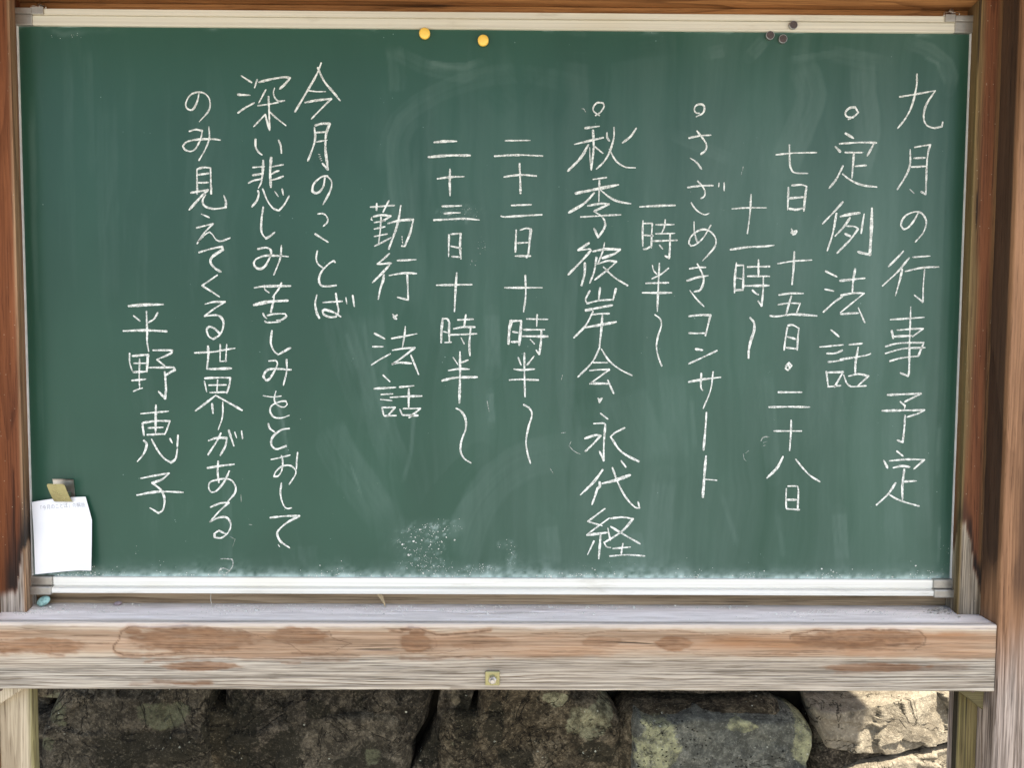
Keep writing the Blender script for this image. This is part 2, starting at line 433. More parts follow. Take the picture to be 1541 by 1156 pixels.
# ---------------------------------------------------------------- dry stone wall behind the stand
wall = empty("stone_wall", (0.8, 0.45, GZ), "rough dry stone wall with lichen and moss behind the wooden notice stand", "wall")
def stone(poly, mat, y0, bulge, seed, res=0.005, rings=30, rough=0.012, crag=0.0, edge=0.16):
    P = [Vector(p) for p in poly]
    # wobbly outline
    n = len(P); per = sum((P[i] - P[(i + 1) % n]).length for i in range(n)); cnt = max(24, int(per / res))
    out = []; acc = 0; tgt = 0
    for i in range(n):
        a, b = P[i], P[(i + 1) % n]; L = (b - a).length
        while tgt < acc + L and len(out) < cnt:
            out.append(a + (b - a) * ((tgt - acc) / L)); tgt += per / cnt
        acc += L
    O = np.array([p[:] for p in out])
    for _ in range(1 if edge < 0.1 else 2): O = 0.5 * O + 0.25 * np.roll(O, 1, 0) + 0.25 * np.roll(O, -1, 0)
    c = O.mean(0)
    O = O + 0.010 * np.stack([fbm(O[:, 0] * 22, O[:, 1] * 22, seed), fbm(O[:, 0] * 22, O[:, 1] * 22, seed + 5)], 1)
    m = len(O); V = []; F = []
    fr = np.random.default_rng(seed); lo, hi = O.min(0), O.max(0)
    facet = np.stack([fr.uniform(lo[0], hi[0], 22), fr.uniform(lo[1], hi[1], 22), fr.uniform(-0.6, 0.6, 22), fr.uniform(-1, 1, 22), fr.uniform(-1.3, 1.0, 22)], 1)
    ts = [-1.0, -0.4] + [(k / rings) ** 1.35 for k in range(rings)] 
    for t in ts:
        if t < 0:
            Q = c + (O - c) * (1.0 + t * 0.06); y = np.full(m, y0 + 0.10 * -t)
        else:
            Q = c + (O - c) * (1 - t)
            e = min(1, t / edge); prof = math.sqrt(max(0, 1 - (1 - e) ** 2))
            y = y0 - bulge * prof
            nz = rough * (fbm(Q[:, 0] * 16, Q[:, 1] * 16, seed + 9, 5) * 2 + 0.5 * fbm(Q[:, 0] * 60, Q[:, 1] * 60, seed + 3, 4))
            if crag:                                          # broken facets, each its own plane
                wq = Q + 0.012 * np.stack([fbm(Q[:, 0] * 30, Q[:, 1] * 30, seed + 31), fbm(Q[:, 0] * 30, Q[:, 1] * 30, seed + 37)], 1) * 2
                D = ((wq[:, None, :] - facet[None, :, :2]) ** 2 * np.array([1.0, 2.2])).sum(2); k_ = D.argmin(1)
                fc = facet[k_]
                nz = nz * 0.6 + crag * (fc[:, 2] + (Q[:, 0] - fc[:, 0]) * fc[:, 3] * 14 + (Q[:, 1] - fc[:, 1]) * fc[:, 4] * 14)
            y = y + nz * min(1, t / 0.05)
        for i in range(m): V.append((Q[i, 0], float(y[i]) if hasattr(y, '__len__') else y, Q[i, 1]))
    V.append((c[0], y0 - bulge, c[1]))
    for r in range(len(ts) - 1):
        for i in range(m):
            j = (i + 1) % m; F.append((r * m + i, r * m + j, (r + 1) * m + j, (r + 1) * m + i))
    r = len(ts) - 1
    for i in range(m): F.append((r * m + i, r * m + (i + 1) % m, len(V) - 1))
    F.append(tuple(range(m))[::-1])
    A = np.array(V); lich = np.zeros(len(A)); moss = np.zeros(len(A))
    for kd, x, z, rx, rz in SPOTS:
        q = np.hypot((A[:, 0] - x) / rx, (A[:, 2] - z) / rz) + 0.9 * fbm(A[:, 0] * 45, A[:, 2] * 45, 3)
        if kd == 'L': lich = np.maximum(lich, 1 - sm(0.6, 1.15, q))
        else: moss = np.maximum(moss, 1 - sm(0.6, 1.15, q))
    return mesh_obj("stone", V, F, mat, wall, smooth=True, attrs=dict(lich=lich, moss=moss))

STONES = [('A',[(-0.17, -0.321), (-0.193, -0.37), (-0.213, -0.412), (-0.217, -0.464), (-0.213, -0.566), (-0.097, -0.714), (0.104, -0.699), (0.152, -0.566), (0.155, -0.419), (0.15, -0.317), (0.126, -0.216), (-0.042, -0.188), (-0.142, -0.231)]),
('B',[(0.163, -0.317), (0.165, -0.419), (0.16, -0.566), (0.183, -0.699), (0.376, -0.743), (0.491, -0.654), (0.549, -0.521), (0.606, -0.418), (0.628, -0.316), (0.607, -0.214), (0.381, -0.172), (0.197, -0.216)]),
('C',[(0.641, -0.316), (0.628, -0.403), (0.592, -0.477), (0.535, -0.58), (0.549, -0.698), (0.606, -0.713), (0.664, -0.565), (0.692, -0.432), (0.712, -0.345), (0.72, -0.272), (0.677, -0.236)]),
('D',[(0.723, -0.315), (0.715, -0.388), (0.692, -0.491), (0.678, -0.609), (0.721, -0.728), (0.952, -0.743), (1.038, -0.638), (1.034, -0.505), (1.029, -0.402), (1.017, -0.376), (0.977, -0.347), (0.948, -0.341), (0.931, -0.347), (0.912, -0.3), (0.833, -0.243), (0.748, -0.257)]),
('E',[(1.043, -0.39), (1.055, -0.367), (1.098, -0.384), (1.177, -0.374), (1.277, -0.378), (1.392, -0.381), (1.423, -0.388), (1.441, -0.413), (1.439, -0.442), (1.427, -0.49), (1.419, -0.593), (1.4, -0.697), (1.198, -0.728), (1.06, -0.698), (1.045, -0.535)]),
('F',[(1.437, -0.366), (1.47, -0.36), (1.563, -0.347), (1.662, -0.333), (1.748, -0.321), (1.863, -0.327), (1.922, -0.371), (1.895, -0.415), (1.752, -0.427), (1.666, -0.451), (1.609, -0.46), (1.552, -0.463), (1.46, -0.457), (1.453, -0.416)]),
('G',[(1.498, -0.501), (1.538, -0.483), (1.609, -0.468), (1.695, -0.451), (1.759, -0.44), (1.896, -0.433), (1.985, -0.488), (1.961, -0.607), (1.774, -0.637), (1.585, -0.623), (1.5, -0.563)]),
('H',[(1.084, -0.361), (1.119, -0.358), (1.205, -0.364), (1.291, -0.361), (1.384, -0.355), (1.399, -0.34), (1.388, -0.241), (1.287, -0.183), (1.131, -0.198), (1.068, -0.271), (1.062, -0.336)]),
('I',[(1.405, -0.346), (1.462, -0.347), (1.548, -0.338), (1.648, -0.33), (1.748, -0.313), (1.758, -0.211), (1.614, -0.153), (1.444, -0.183), (1.403, -0.255)]),
('J',[(0.931, -0.338), (0.955, -0.335), (0.984, -0.344), (1.02, -0.367), (1.048, -0.358), (1.059, -0.329), (1.053, -0.213), (0.96, -0.17), (0.921, -0.228), (0.922, -0.3)]),
('K',[(-0.219, -0.391), (-0.199, -0.361), (-0.181, -0.318), (-0.173, -0.246), (-0.239, -0.188), (-0.381, -0.217), (-0.428, -0.362), (-0.39, -0.493), (-0.277, -0.508), (-0.224, -0.464)]),
('L',[(-0.223, -0.478), (-0.224, -0.566), (-0.125, -0.714), (-0.228, -0.819), (-0.427, -0.774), (-0.435, -0.567), (-0.305, -0.515)]),
('P',[(1.47, -0.469), (1.48, -0.461), (1.491, -0.466), (1.495, -0.476), (1.486, -0.485), (1.473, -0.484)])]
SPOTS = [('L',-0.166,-0.364,0.0332,0.0332),('L',-0.197,-0.437,0.0277,0.0207),('K',0.023,-0.451,0.1314,0.0387),('K',0.154,-0.404,0.0166,0.0692),('K',0.201,-0.419,0.0470,0.0830),('K',0.300,-0.462,0.0415,0.0387),('K',0.471,-0.491,0.0622,0.0166),('L',0.492,-0.477,0.0194,0.0249),('K',0.379,-0.377,0.0304,0.0221),('K',0.692,-0.403,0.0221,0.0622),('L',0.670,-0.352,0.0111,0.0249),('L',0.951,-0.388,0.0553,0.0415),('L',0.884,-0.344,0.0332,0.0166),('K',0.978,-0.458,0.0443,0.0249),('K',0.756,-0.403,0.0194,0.0553),('L',1.099,-0.439,0.0581,0.0664),('L',1.416,-0.434,0.0277,0.0526),('L',1.280,-0.396,0.0332,0.0166),('L',1.305,-0.340,0.0470,0.0111),('L',0.060,-0.375,0.0692,0.0346),('K',0.606,-0.462,0.0277,0.0415),('K',0.806,-0.476,0.0415,0.0194)]
LOOK = {'A': (SM_A, 0.41, 0.07, "brown boulder with green lichen behind the left leg"), 'B': (SM_B, 0.44, 0.07, None), 'C': (SM_B, 0.43, 0.05, None), 'D': (SM_D, 0.41, 0.06, None),
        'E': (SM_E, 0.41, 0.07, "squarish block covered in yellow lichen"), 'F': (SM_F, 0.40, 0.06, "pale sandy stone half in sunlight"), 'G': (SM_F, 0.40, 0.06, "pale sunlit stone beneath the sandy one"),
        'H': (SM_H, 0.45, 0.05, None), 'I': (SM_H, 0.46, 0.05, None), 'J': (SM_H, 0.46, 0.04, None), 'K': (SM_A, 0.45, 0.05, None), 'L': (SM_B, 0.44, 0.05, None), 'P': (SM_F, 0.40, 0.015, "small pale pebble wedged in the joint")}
for n_, poly in STONES:
    mt, y0, bu, lab = LOOK[n_]
    s_ = stone(poly, mt, y0, bu, ord(n_), crag={'F': 0.015, 'G': 0.015, 'E': 0.005, 'D': 0.008, 'A': 0.007, 'B': 0.008, 'C': 0.008}.get(n_, 0.006), edge={'E': 0.07, 'F': 0.09, 'G': 0.09, 'P': 0.4}.get(n_, 0.12), rough=0.018 if n_ in 'BCD' else 0.012)
    if lab: s_["label"] = lab
# the rest of the wall, beside and below what the photograph shows
zr = [-0.36, -0.58, -0.82, -1.04]
for r in range(3):
    x = -1.2 + 0.1 * r
    while x < 2.9:
        w_ = random.uniform(0.28, 0.46); z1, z0 = zr[r] - 0.012, zr[r + 1] + 0.012
        j = lambda: random.uniform(-0.02, 0.02)
        stone([(x + 0.02, z0 + j()), (x + w_ * 0.5, z0 + j()), (x + w_ - 0.02, z0 + j()), (x + w_ + j(), (z0 + z1) / 2), (x + w_ - 0.03, z1 + j()), (x + w_ * 0.5, z1 + j()), (x + 0.03, z1 + j()), (x + j(), (z0 + z1) / 2)],
              random.choice([SM_A, SM_B, SM_D, SM_H]), 0.42, 0.06, random.randint(0, 999), res=0.022, rings=10)
        x += w_ + 0.02
for (xa, xb) in ((-1.2, -0.16), (1.86, 2.9)):
    for z0, z1 in ((-0.36, -0.14), (-0.13, 0.08), (0.09, 0.28)):
        x = xa
        while x < xb - 0.1:
            w_ = random.uniform(0.26, 0.42); j = lambda: random.uniform(-0.015, 0.015)
            stone([(x + 0.02, z0 + j()), (x + w_ * 0.5, z0 + j()), (x + w_ - 0.02, z0 + j()), (x + w_ + j(), (z0 + z1) / 2), (x + w_ - 0.03, z1 + j()), (x + w_ * 0.5, z1 + j()), (x + 0.03, z1 + j()), (x + j(), (z0 + z1) / 2)],
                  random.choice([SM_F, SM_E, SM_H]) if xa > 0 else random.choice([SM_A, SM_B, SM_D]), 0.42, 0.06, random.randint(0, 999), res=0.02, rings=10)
            x += w_ + 0.02
g = Geo().box(-1.4, 3.1, 0.47, 1.6, GZ - 0.05, 0.24)
tag(g.build("earth_bank", EARTH), kind="structure")

# ---------------------------------------------------------------- wooden notice stand
stand = empty("notice_stand", (0.76, 0.0, GZ), "brown weathered wooden notice stand with posts, ledge beam and roof holding the chalkboard", "notice stand")

def rounded(poly, r, res):
    """closed polygon with rounded corners, resampled"""
    n = len(poly); out = []
    for i in range(n):
        p0, p1, p2 = Vector(poly[i - 1]), Vector(poly[i]), Vector(poly[(i + 1) % n])
        a = (p0 - p1).normalized(); b = (p2 - p1).normalized()
        for k in range(5):
            t = k / 4; s0 = p1 + a * r; s1 = p1 + b * r
            out.append((s0 * (1 - t) ** 2 + p1 * 2 * t * (1 - t) + s1 * t * t))
    res_pts = []
    m = len(out)
    for i in range(m):
        a, b = out[i], out[(i + 1) % m]; k = max(1, int((b - a).length / res))
        for j in range(k): res_pts.append(a + (b - a) * (j / k))
    return res_pts

def timber(name, axis, poly, t0, t1, mat, parent, r=0.003, res=0.006, step=0.01, attrs=None, wob=0.0006, seed=1):
    """poly lies across the axis: (y,z) for X, (x,y) for Z"""
    pr = np.array([p[:] for p in rounded(poly, r, res)]); c = pr.mean(0); m = len(pr)
    n = max(2, int(abs(t1 - t0) / step)); T = np.linspace(t0, t1, n + 1)
    TT, II = np.meshgrid(T, np.arange(m), indexing='ij')
    A = pr[II, 0]; B = pr[II, 1]
    w = wob * 2 * fbm(TT * 6, (A + B * 1.7) * 30, seed, 3) + wob * 2 * fbm(TT * 30, (A - B) * 120, seed + 4, 3)
    d = np.hypot(A - c[0], B - c[1]) + 1e-9
    A = A + (A - c[0]) / d * w; B = B + (B - c[1]) / d * w
    if axis == 'X': V = np.stack([TT, A, B], -1).reshape(-1, 3)
    else: V = np.stack([A, B, TT], -1).reshape(-1, 3)
    i, j = np.meshgrid(np.arange(n), np.arange(m), indexing='ij'); i = i.ravel(); j = j.ravel(); j2 = (j + 1) % m
    F = np.stack([i * m + j, i * m + j2, (i + 1) * m + j2, (i + 1) * m + j], 1)
    if axis == 'Z': F = F                                    # orientation is fixed below
    F = F.tolist() + [list(range(m))[::-1], [n * m + k for k in range(m)]]
    o = mesh_obj(name, V, F, mat, parent, attrs=attrs(V) if attrs else None)
    bm = bmesh.new(); bm.from_mesh(o.data); bmesh.ops.recalc_face_normals(bm, faces=bm.faces[:]); bm.to_mesh(o.data); bm.free()
    return o

BEAMLINES = [([(0.2863, -0.0254), (0.2464, -0.0275), (0.1985, -0.0284), (0.1837, -0.0339), (0.1795, -0.0462), (0.1734, -0.0571), (0.1723, -0.068), (0.1869, -0.0726), (0.2348, -0.0725), (0.2749, -0.0677), (0.3096, -0.069)],0.0022,0.90),([(0.2783, -0.0241), (0.3156, -0.0281), (0.3688, -0.0333), (0.39, -0.0401), (0.4059, -0.046)],0.0012,0.60),([(0.3128, -0.0349), (0.3206, -0.0457), (0.3138, -0.0567), (0.3256, -0.0675)],0.0020,0.50),([(0.3288, -0.0335), (0.342, -0.043), (0.3258, -0.0539), (0.339, -0.0648)],0.0024,0.55),([(0.2675, -0.035), (0.278, -0.0432), (0.2725, -0.0513)],0.0016,0.40),([(0.0675, -0.0574), (0.0754, -0.0601), (0.0724, -0.071), (0.0937, -0.0723)],0.0022,0.60),([(0.0752, -0.0642), (0.0914, -0.0573), (0.166, -0.0544)],0.0013,0.45),([(-0.0037, -0.0372), (0.0494, -0.0357)],0.0015,0.30),([(-0.0047, -0.0685), (0.0059, -0.0712)],0.0031,0.50),([(-0.0014, -0.0495), (0.0063, -0.0576), (0.0007, -0.0658)],0.0031,0.50),([(0.2186, -0.0842), (0.2347, -0.0801), (0.2881, -0.0772), (0.3629, -0.0756)],0.0016,0.60),([(0.234, -0.1143), (0.3195, -0.1163)],0.0022,0.60),([(0.1965, -0.1193), (0.2608, -0.1142)],0.0015,0.40),([(0.4436, -0.0454), (0.449, -0.0358), (0.4704, -0.033), (0.4863, -0.0376), (0.505, -0.0343), (0.5103, -0.0438), (0.521, -0.0479), (0.5396, -0.0527), (0.5236, -0.0588), (0.5128, -0.067), (0.4861, -0.0703), (0.462, -0.0685), (0.4541, -0.0631), (0.4461, -0.0563), (0.4315, -0.0522), (0.4435, -0.0495)],0.0014,0.70),([(0.5998, -0.0326), (0.6145, -0.0345), (0.6279, -0.0271), (0.6426, -0.027), (0.6533, -0.0324), (0.6707, -0.0397), (0.6894, -0.0397), (0.7081, -0.0364), (0.7536, -0.0321)],0.0022,0.90),([(0.6199, -0.0394), (0.6239, -0.053), (0.6359, -0.0612), (0.6466, -0.0693)],0.0016,0.50),([(0.668, -0.0447), (0.6707, -0.0556), (0.6626, -0.0638)],0.0014,0.40),([(0.6171, -0.0694), (0.6466, -0.0693), (0.6707, -0.0693), (0.7082, -0.0623)],0.0016,0.50),([(0.6171, -0.0771), (0.6466, -0.0781), (0.6787, -0.0747), (0.7162, -0.0729), (0.7538, -0.0745)],0.0018,0.60),([(0.446, -0.0694), (0.4861, -0.0714), (0.5502, -0.071)],0.0022,0.60),([(0.4058, -0.0755), (0.4593, -0.0794), (0.5341, -0.0792)],0.0018,0.50),([(0.4298, -0.0836), (0.4592, -0.0841)],0.0013,0.50),([(0.7135, -0.0582), (0.7215, -0.0472), (0.7309, -0.0445), (0.7269, -0.0609)],0.0014,0.35),([(0.8181, -0.036), (0.8959, -0.0371), (0.936, -0.0329), (0.9896, -0.0314), (1.046, -0.0312), (1.1025, -0.0365), (1.1805, -0.0371), (1.2207, -0.0326)],0.0012,0.60),([(0.8986, -0.0399), (0.9255, -0.0466), (0.9389, -0.0498)],0.0016,0.40),([(1.0328, -0.0422), (1.0461, -0.0394), (1.0864, -0.0379)],0.0016,0.40),([(0.8183, -0.062), (0.872, -0.0632)],0.0013,0.35),([(1.0385, -0.064), (1.087, -0.0694), (1.1677, -0.0678), (1.2323, -0.0676)],0.0014,0.40),([(1.2193, -0.0457), (1.2245, -0.0375), (1.2593, -0.0305), (1.2862, -0.0318), (1.3158, -0.0303), (1.3427, -0.0281), (1.359, -0.0329), (1.375, -0.0288), (1.3939, -0.0282), (1.4209, -0.0314), (1.432, -0.0396), (1.4303, -0.0533), (1.4138, -0.061)],0.0020,0.80),([(1.3434, -0.0535), (1.3595, -0.0507), (1.365, -0.0535)],0.0014,0.50),([(1.1875, -0.0663), (1.2521, -0.0648), (1.3114, -0.0632), (1.403, -0.061)],0.0013,0.50),([(1.3607, -0.0892), (1.431, -0.0904), (1.4958, -0.0874)],0.0031,0.35),([(1.2935, -0.0976), (1.3609, -0.0947)],0.0020,0.30)]
BEAMBLOBS = [(0.2011,-0.0354,0.0163,0.0051,0.80),(0.2932,-0.0477,0.1142,0.0214,0.75),(0.3028,-0.0897,0.0632,0.0082,0.85),(0.2869,-0.1172,0.0408,0.0026,0.70),(0.4576,-0.0419,0.0490,0.0163,0.65),(0.4556,-0.0367,0.0102,0.0061,0.50),(0.6377,-0.0519,0.0286,0.0204,0.80),(0.6408,-0.0361,0.0163,0.0082,0.70),(0.6244,-0.0299,0.0122,0.0031,0.90),(0.7357,-0.0505,0.0612,0.0122,0.40),(0.9267,-0.0489,0.0408,0.0102,0.50),(1.0405,-0.0506,0.0347,0.0133,0.60),(1.2320,-0.0437,0.0122,0.0102,0.60),(1.3254,-0.0445,0.1061,0.0173,0.85),(1.3771,-0.0391,0.0551,0.0122,0.95),(1.3458,-0.0328,0.0224,0.0051,0.70),(1.4138,-0.0474,0.0184,0.0092,0.60),(1.3044,-0.0361,0.0184,0.0061,0.50),(0.0571,-0.0579,0.0816,0.0143,0.60),(0.0007,-0.0612,0.0102,0.0092,0.60),(1.3579,-0.0888,0.0918,0.0071,0.50)]
LEDGE = -0.0205
def beam_attrs(V):
    x, y, z = V[:, 0], V[:, 1], V[:, 2]
    wx = x + 0.006 * fbm(x * 60, z * 160, 3); wz = z + 0.0022 * fbm(x * 45, z * 90, 5) * 2
    hz = (LEDGE - wz)                                   # depth below the upper edge
    edge_lo = 0.047 + 0.010 * fbm(x * 5, z * 0, 8) * 2
    brown = sm(0.009, 0.017, hz + 0.004 * fbm(x * 9, x * 0, 4)) * (1 - sm(edge_lo, edge_lo + 0.008, hz))
    brown = brown * (0.70 + 0.5 * fbm(x * 7, z * 60, 11) * 2 + 0.25 * fbm(x * 30, z * 300, 12))
    brown = np.clip(brown, 0, 1) * (0.75 + 0.25 * sm(1.0, 1.25, x))
    stain = np.zeros_like(x)
    for bx, bz, rx, rz, s in BEAMBLOBS:
        q = np.hypot((wx - bx) / rx, (wz - bz) / rz) + 0.5 * fbm(x * 70, z * 220, 21)
        k = 1 - sm(0.72, 1.05, q)
        brown = np.maximum(brown, k * min(1, s + 0.40) * (0.75 + 0.5 * fbm(x * 25, z * 300, 22))); stain = np.maximum(stain, k * s * 0.62 * (0.55 + 1.2 * np.abs(fbm(x * 50, z * 240, 23)) * 2))
    for pts, w, s in BEAMLINES:
        d, sd, al = dist_poly(wx, wz, pts)
        ww = w * (0.75 + 0.9 * fbm(x * 120, z * 90, 25))
        stain = np.maximum(stain, s * (1 - sm(ww * 0.35, ww * 1.05, d)) * (0.75 + 0.6 * fbm(x * 200, z * 200, 27)))
        brown = np.maximum(brown, 0.6 * s * (1 - sm(ww, ww * 4, d)))
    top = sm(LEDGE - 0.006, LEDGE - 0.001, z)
    front = 1 - sm(-0.071, -0.066, y)
    brown *= front; stain *= front
    gray = np.clip(sm(0.048, 0.06, hz) * (0.75 + 0.8 * fbm(x * 4, z * 50, 31)), 0, 1)
    gray = np.maximum(gray, 0.8 * sm(LEDGE - 0.002, LEDGE - 0.0005, z))
    edge = 0.28 * (1 - sm(0.004, 0.009, hz + 0.003 * fbm(x * 20, x * 0, 39))) * front
    dust = sm(-0.0735, -0.060, y) * sm(LEDGE - 0.002, LEDGE - 0.0007, z) * np.clip(0.90 + 0.6 * fbm(x * 14, y * 130, 33), 0, 1)
    dust = dust * (1 - 0.55 * sm(-0.02, 0.008, y + 0.012 * fbm(x * 25, y * 60, 37)))
    dust = np.maximum(dust, edge)
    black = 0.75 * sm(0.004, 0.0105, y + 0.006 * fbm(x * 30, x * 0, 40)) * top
    return dict(brown=brown, stain=np.clip(stain, 0, 1), gray=gray, dust=dust, black=black)

beam = timber("sill_beam", 'X', [(-0.0752, LEDGE), (-0.0752, -0.1272), (0.030, -0.1272), (0.030, LEDGE)], -0.0285, 1.5425, W_BEAM, stand, 0.0028, 0.0015, 0.0024, beam_attrs, 0.0005, 3)

# washer plate and nut bolted on the beam
cx, cz = 0.7577, -0.1066
g = Geo().box(cx - 0.0112, cx + 0.0112, -0.0790, -0.0750, cz - 0.0112, cz + 0.0112, 0.0012)
g.build("washer_plate", BRASS, beam)
rot = Matrix.Translation((cx, -0.0788, cz - 0.001)) @ Matrix.Rotation(R(90), 4, 'X')
g = Geo()
g.lathe([(0.0066, 0.0), (0.0066, 0.0042), (0.0056, 0.0052)], 6, rot @ Matrix.Rotation(R(12), 4, 'Z'))
g.lathe([(0.0036, 0.0), (0.0036, 0.0095), (0.003, 0.0102)], 20, rot)
g.build("bolt_nut", STEEL, beam)

# boards behind the chalkboard: lower strip on the ledge, upper strip under the lintel
timber("lower_strip", 'X', [(0.0115, LEDGE - 0.002), (0.0115, 0.030), (0.030, 0.030), (0.030, LEDGE - 0.002)], 0.001, 1.512, W_STRIP, stand, 0.001, 0.01, 0.01, None, 0.0005, 5)
timber("upper_strip", 'X', [(0.0115, 0.880), (0.0115, 0.951), (0.030, 0.951), (0.030, 0.880)], 0.001, 1.513, W_TOP, stand, 0.001, 0.01, 0.01, None, 0.0004, 6)
timber("lintel", 'X', [(-0.060, 0.952), (-0.060, 1.06), (0.040, 1.06), (0.040, 0.952)], -0.030, 1.545, W_TOP, stand, 0.003, 0.01, 0.01, None, 0.0005, 7)
g = Geo().box(0.005, 1.51, 0.018, 0.028, 0.032, 0.878)
g.build("backing_board", W_STRIP, stand)

def jamb_attrs(left):
    def f(V):
        x, y, z = V[:, 0], V[:, 1], V[:, 2]
        u = x + y
        if left: lim = 0.014 + 0.075 * np.clip((x + 0.004) / 0.012, 0, 1) + 0.018 * fbm(u * 90, z * 6, 41) + 0.03 * sm(-0.030, 0.0, y)
        else: lim = 0.118 - 0.085 * sm(1.513, 1.545, x) + 0.03 * fbm(u * 120, z * 5, 43) * 2 - 0.03 * sm(-0.028, -0.01, y)
        gr = 1 - sm(lim - 0.012, lim + 0.004, z)
        bl = sm(lim - 0.008, lim + 0.004, z) * (1 - sm(lim + 0.012, lim + (0.16 if left else 0.07) * (0.5 + 1.5 * np.abs(fbm(u * 150, z * 3, 47)) * 2), z))
        bl = bl * (sm(-0.032, -0.012, x) if left else (0.55 + 0.45 * sm(1.510, 1.530, x)))
        if left: br = sm(0.006, 0.0095, x + 0.004 * sm(-0.033, -0.020, y)) * (0.85 + fbm(z * 5, y * 90, 48))
        else:
            br = np.maximum((1 - sm(1.5080, 1.5125, x)) * 1.0, 0.85 * (1 - sm(1.510, 1.522, x + 0.006 * fbm(z * 6, z * 0, 49) * 2)) * sm(0.15, 0.35, z))
            br = np.maximum(br, 0.5 * sm(1.534, 1.544, x))
        return dict(gray=gr, brown=np.clip(br, 0, 1), black=np.clip(bl, 0, 1) * 0.95)
    return f
jl = timber("jamb", 'Z', [(0.0118, -0.0335), (-0.0300, -0.0335), (-0.0300, 0.045), (0.0008, 0.045), (0.0008, 0.004)], LEDGE + 0.0003, 0.9515, W_JAMB_L, stand, 0.0018, 0.003, 0.004, jamb_attrs(True), 0.0005, 9)
jl["label"] = "reddish brown jamb left of the chalkboard with burnt dark foot"
jr = timber("jamb", 'Z', [(1.5072, -0.0300), (1.5460, -0.0300), (1.5460, 0.045), (1.5132, 0.045), (1.5132, 0.004)], LEDGE + 0.0003, 0.9515, W_JAMB_R, stand, 0.0018, 0.003, 0.004, jamb_attrs(False), 0.0005, 10)
jr["label"] = "dark brown jamb right of the chalkboard with bleached foot"

def post_attrs(V):
    x, y, z = V[:, 0], V[:, 1], V[:, 2]
    gr = 1 - sm(-0.16, 0.02, z + 0.05 * fbm(x * 60, z * 6, 51) * 2)
    st = sm(1.561, 1.572, x + 0.012 * fbm(x * 0, z * 7, 53) * 2 + 0.004 * fbm(x * 80, z * 40, 54)) * sm(-0.02, 0.05, z) * (1 - sm(0.30, 0.42, z))
    st = st * 0.85
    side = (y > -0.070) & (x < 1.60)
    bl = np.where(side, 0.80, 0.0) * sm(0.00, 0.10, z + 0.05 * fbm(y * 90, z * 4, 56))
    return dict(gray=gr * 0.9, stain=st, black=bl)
for xa, xb in ((1.5440, 1.660), (-0.146, -0.0300)):
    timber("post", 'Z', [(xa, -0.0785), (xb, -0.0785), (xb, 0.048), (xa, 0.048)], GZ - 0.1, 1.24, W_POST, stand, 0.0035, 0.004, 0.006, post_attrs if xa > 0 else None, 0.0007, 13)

def leg_attrs(V):
    x, y, z = V[:, 0], V[:, 1], V[:, 2]
    gr = sm(0.014, 0.0215, x + 0.3 * (y + 0.045) + 0.006 * fbm(x * 90, z * 8, 61)) * 0.8
    return dict(gray=np.where(x < 0.5, gr, 0.5 + fbm(x * 120, z * 9, 62)), black=np.where(x < 0.5, 0.0, 0.85 * (1 - sm(1.5105, 1.5135, x - 0.2 * (y + 0.035) + 0.002 * fbm(z * 20, z * 0, 63))) + 0.8 * (1 - sm(0.0, 0.0012, np.abs(x - 1.5245 + 0.002 * fbm(z * 12, z * 0, 64))))))  # black paints shade onto the right leg's left side and draws its crack
timber("leg", 'Z', [(-0.0300, -0.045), (0.0232, -0.045), (0.0232, -0.028), (-0.0300, -0.028)], GZ - 0.1, -0.1277, W_LEG, stand, 0.003, 0.003, 0.006, leg_attrs, 0.0006, 15)
timber("leg", 'Z', [(1.5105, -0.035), (1.5438, -0.035), (1.5438, -0.022), (1.5105, -0.022)], GZ - 0.1, -0.1277, W_LEG_R, stand, 0.002, 0.002, 0.005, leg_attrs, 0.0006, 16)
# triangular corner gussets under the beam
def gusset(P, y0, y1, mat):
    V = [(x, y0, z) for x, z in P] + [(x, y1, z) for x, z in P]; n = len(P)
    F = [tuple(range(n)), tuple(range(n, 2 * n))[::-1]] + [(i, i + n, (i + 1) % n + n, (i + 1) % n) for i in range(n)]
    bm = bmesh.new(); vs = [bm.verts.new(v) for v in V]
    for f in F: bm.faces.new([vs[i] for i in f])
    bmesh.ops.recalc_face_normals(bm, faces=bm.faces[:])
    bmesh.ops.bevel(bm, geom=bm.edges[:], offset=0.0012, segments=2, affect='EDGES')
    return Geo().bm(bm).build("gusset", mat, stand)
g1 = gusset([(-0.0299, -0.1276), (0.0290, -0.1276), (-0.0140, -0.1560), (-0.0299, -0.1690)], -0.064, -0.0455, W_LEG)
g2 = gusset([(1.4900, -0.1276), (1.5360, -0.1276), (1.5352, -0.1640)], -0.062, -0.0355, W_GUSSET)
rot = Matrix.Rotation(R(90), 4, 'X')
for par, x, y, z in ((g1, -0.0135, -0.0640, -0.1310), (g2, 1.5175, -0.0618, -0.1300)):
    g = Geo().lathe([(0.0046, -0.0004), (0.0046, 0.0004), (0.0030, 0.0010), (0.0012, 0.0004)], 20, Matrix.Translation((x, y, z)) @ rot)
    g.build("screw", plain("rusty_screw", (0.09, 0.055, 0.035), 0.6, 0.4, 400.0), par, smooth=False)

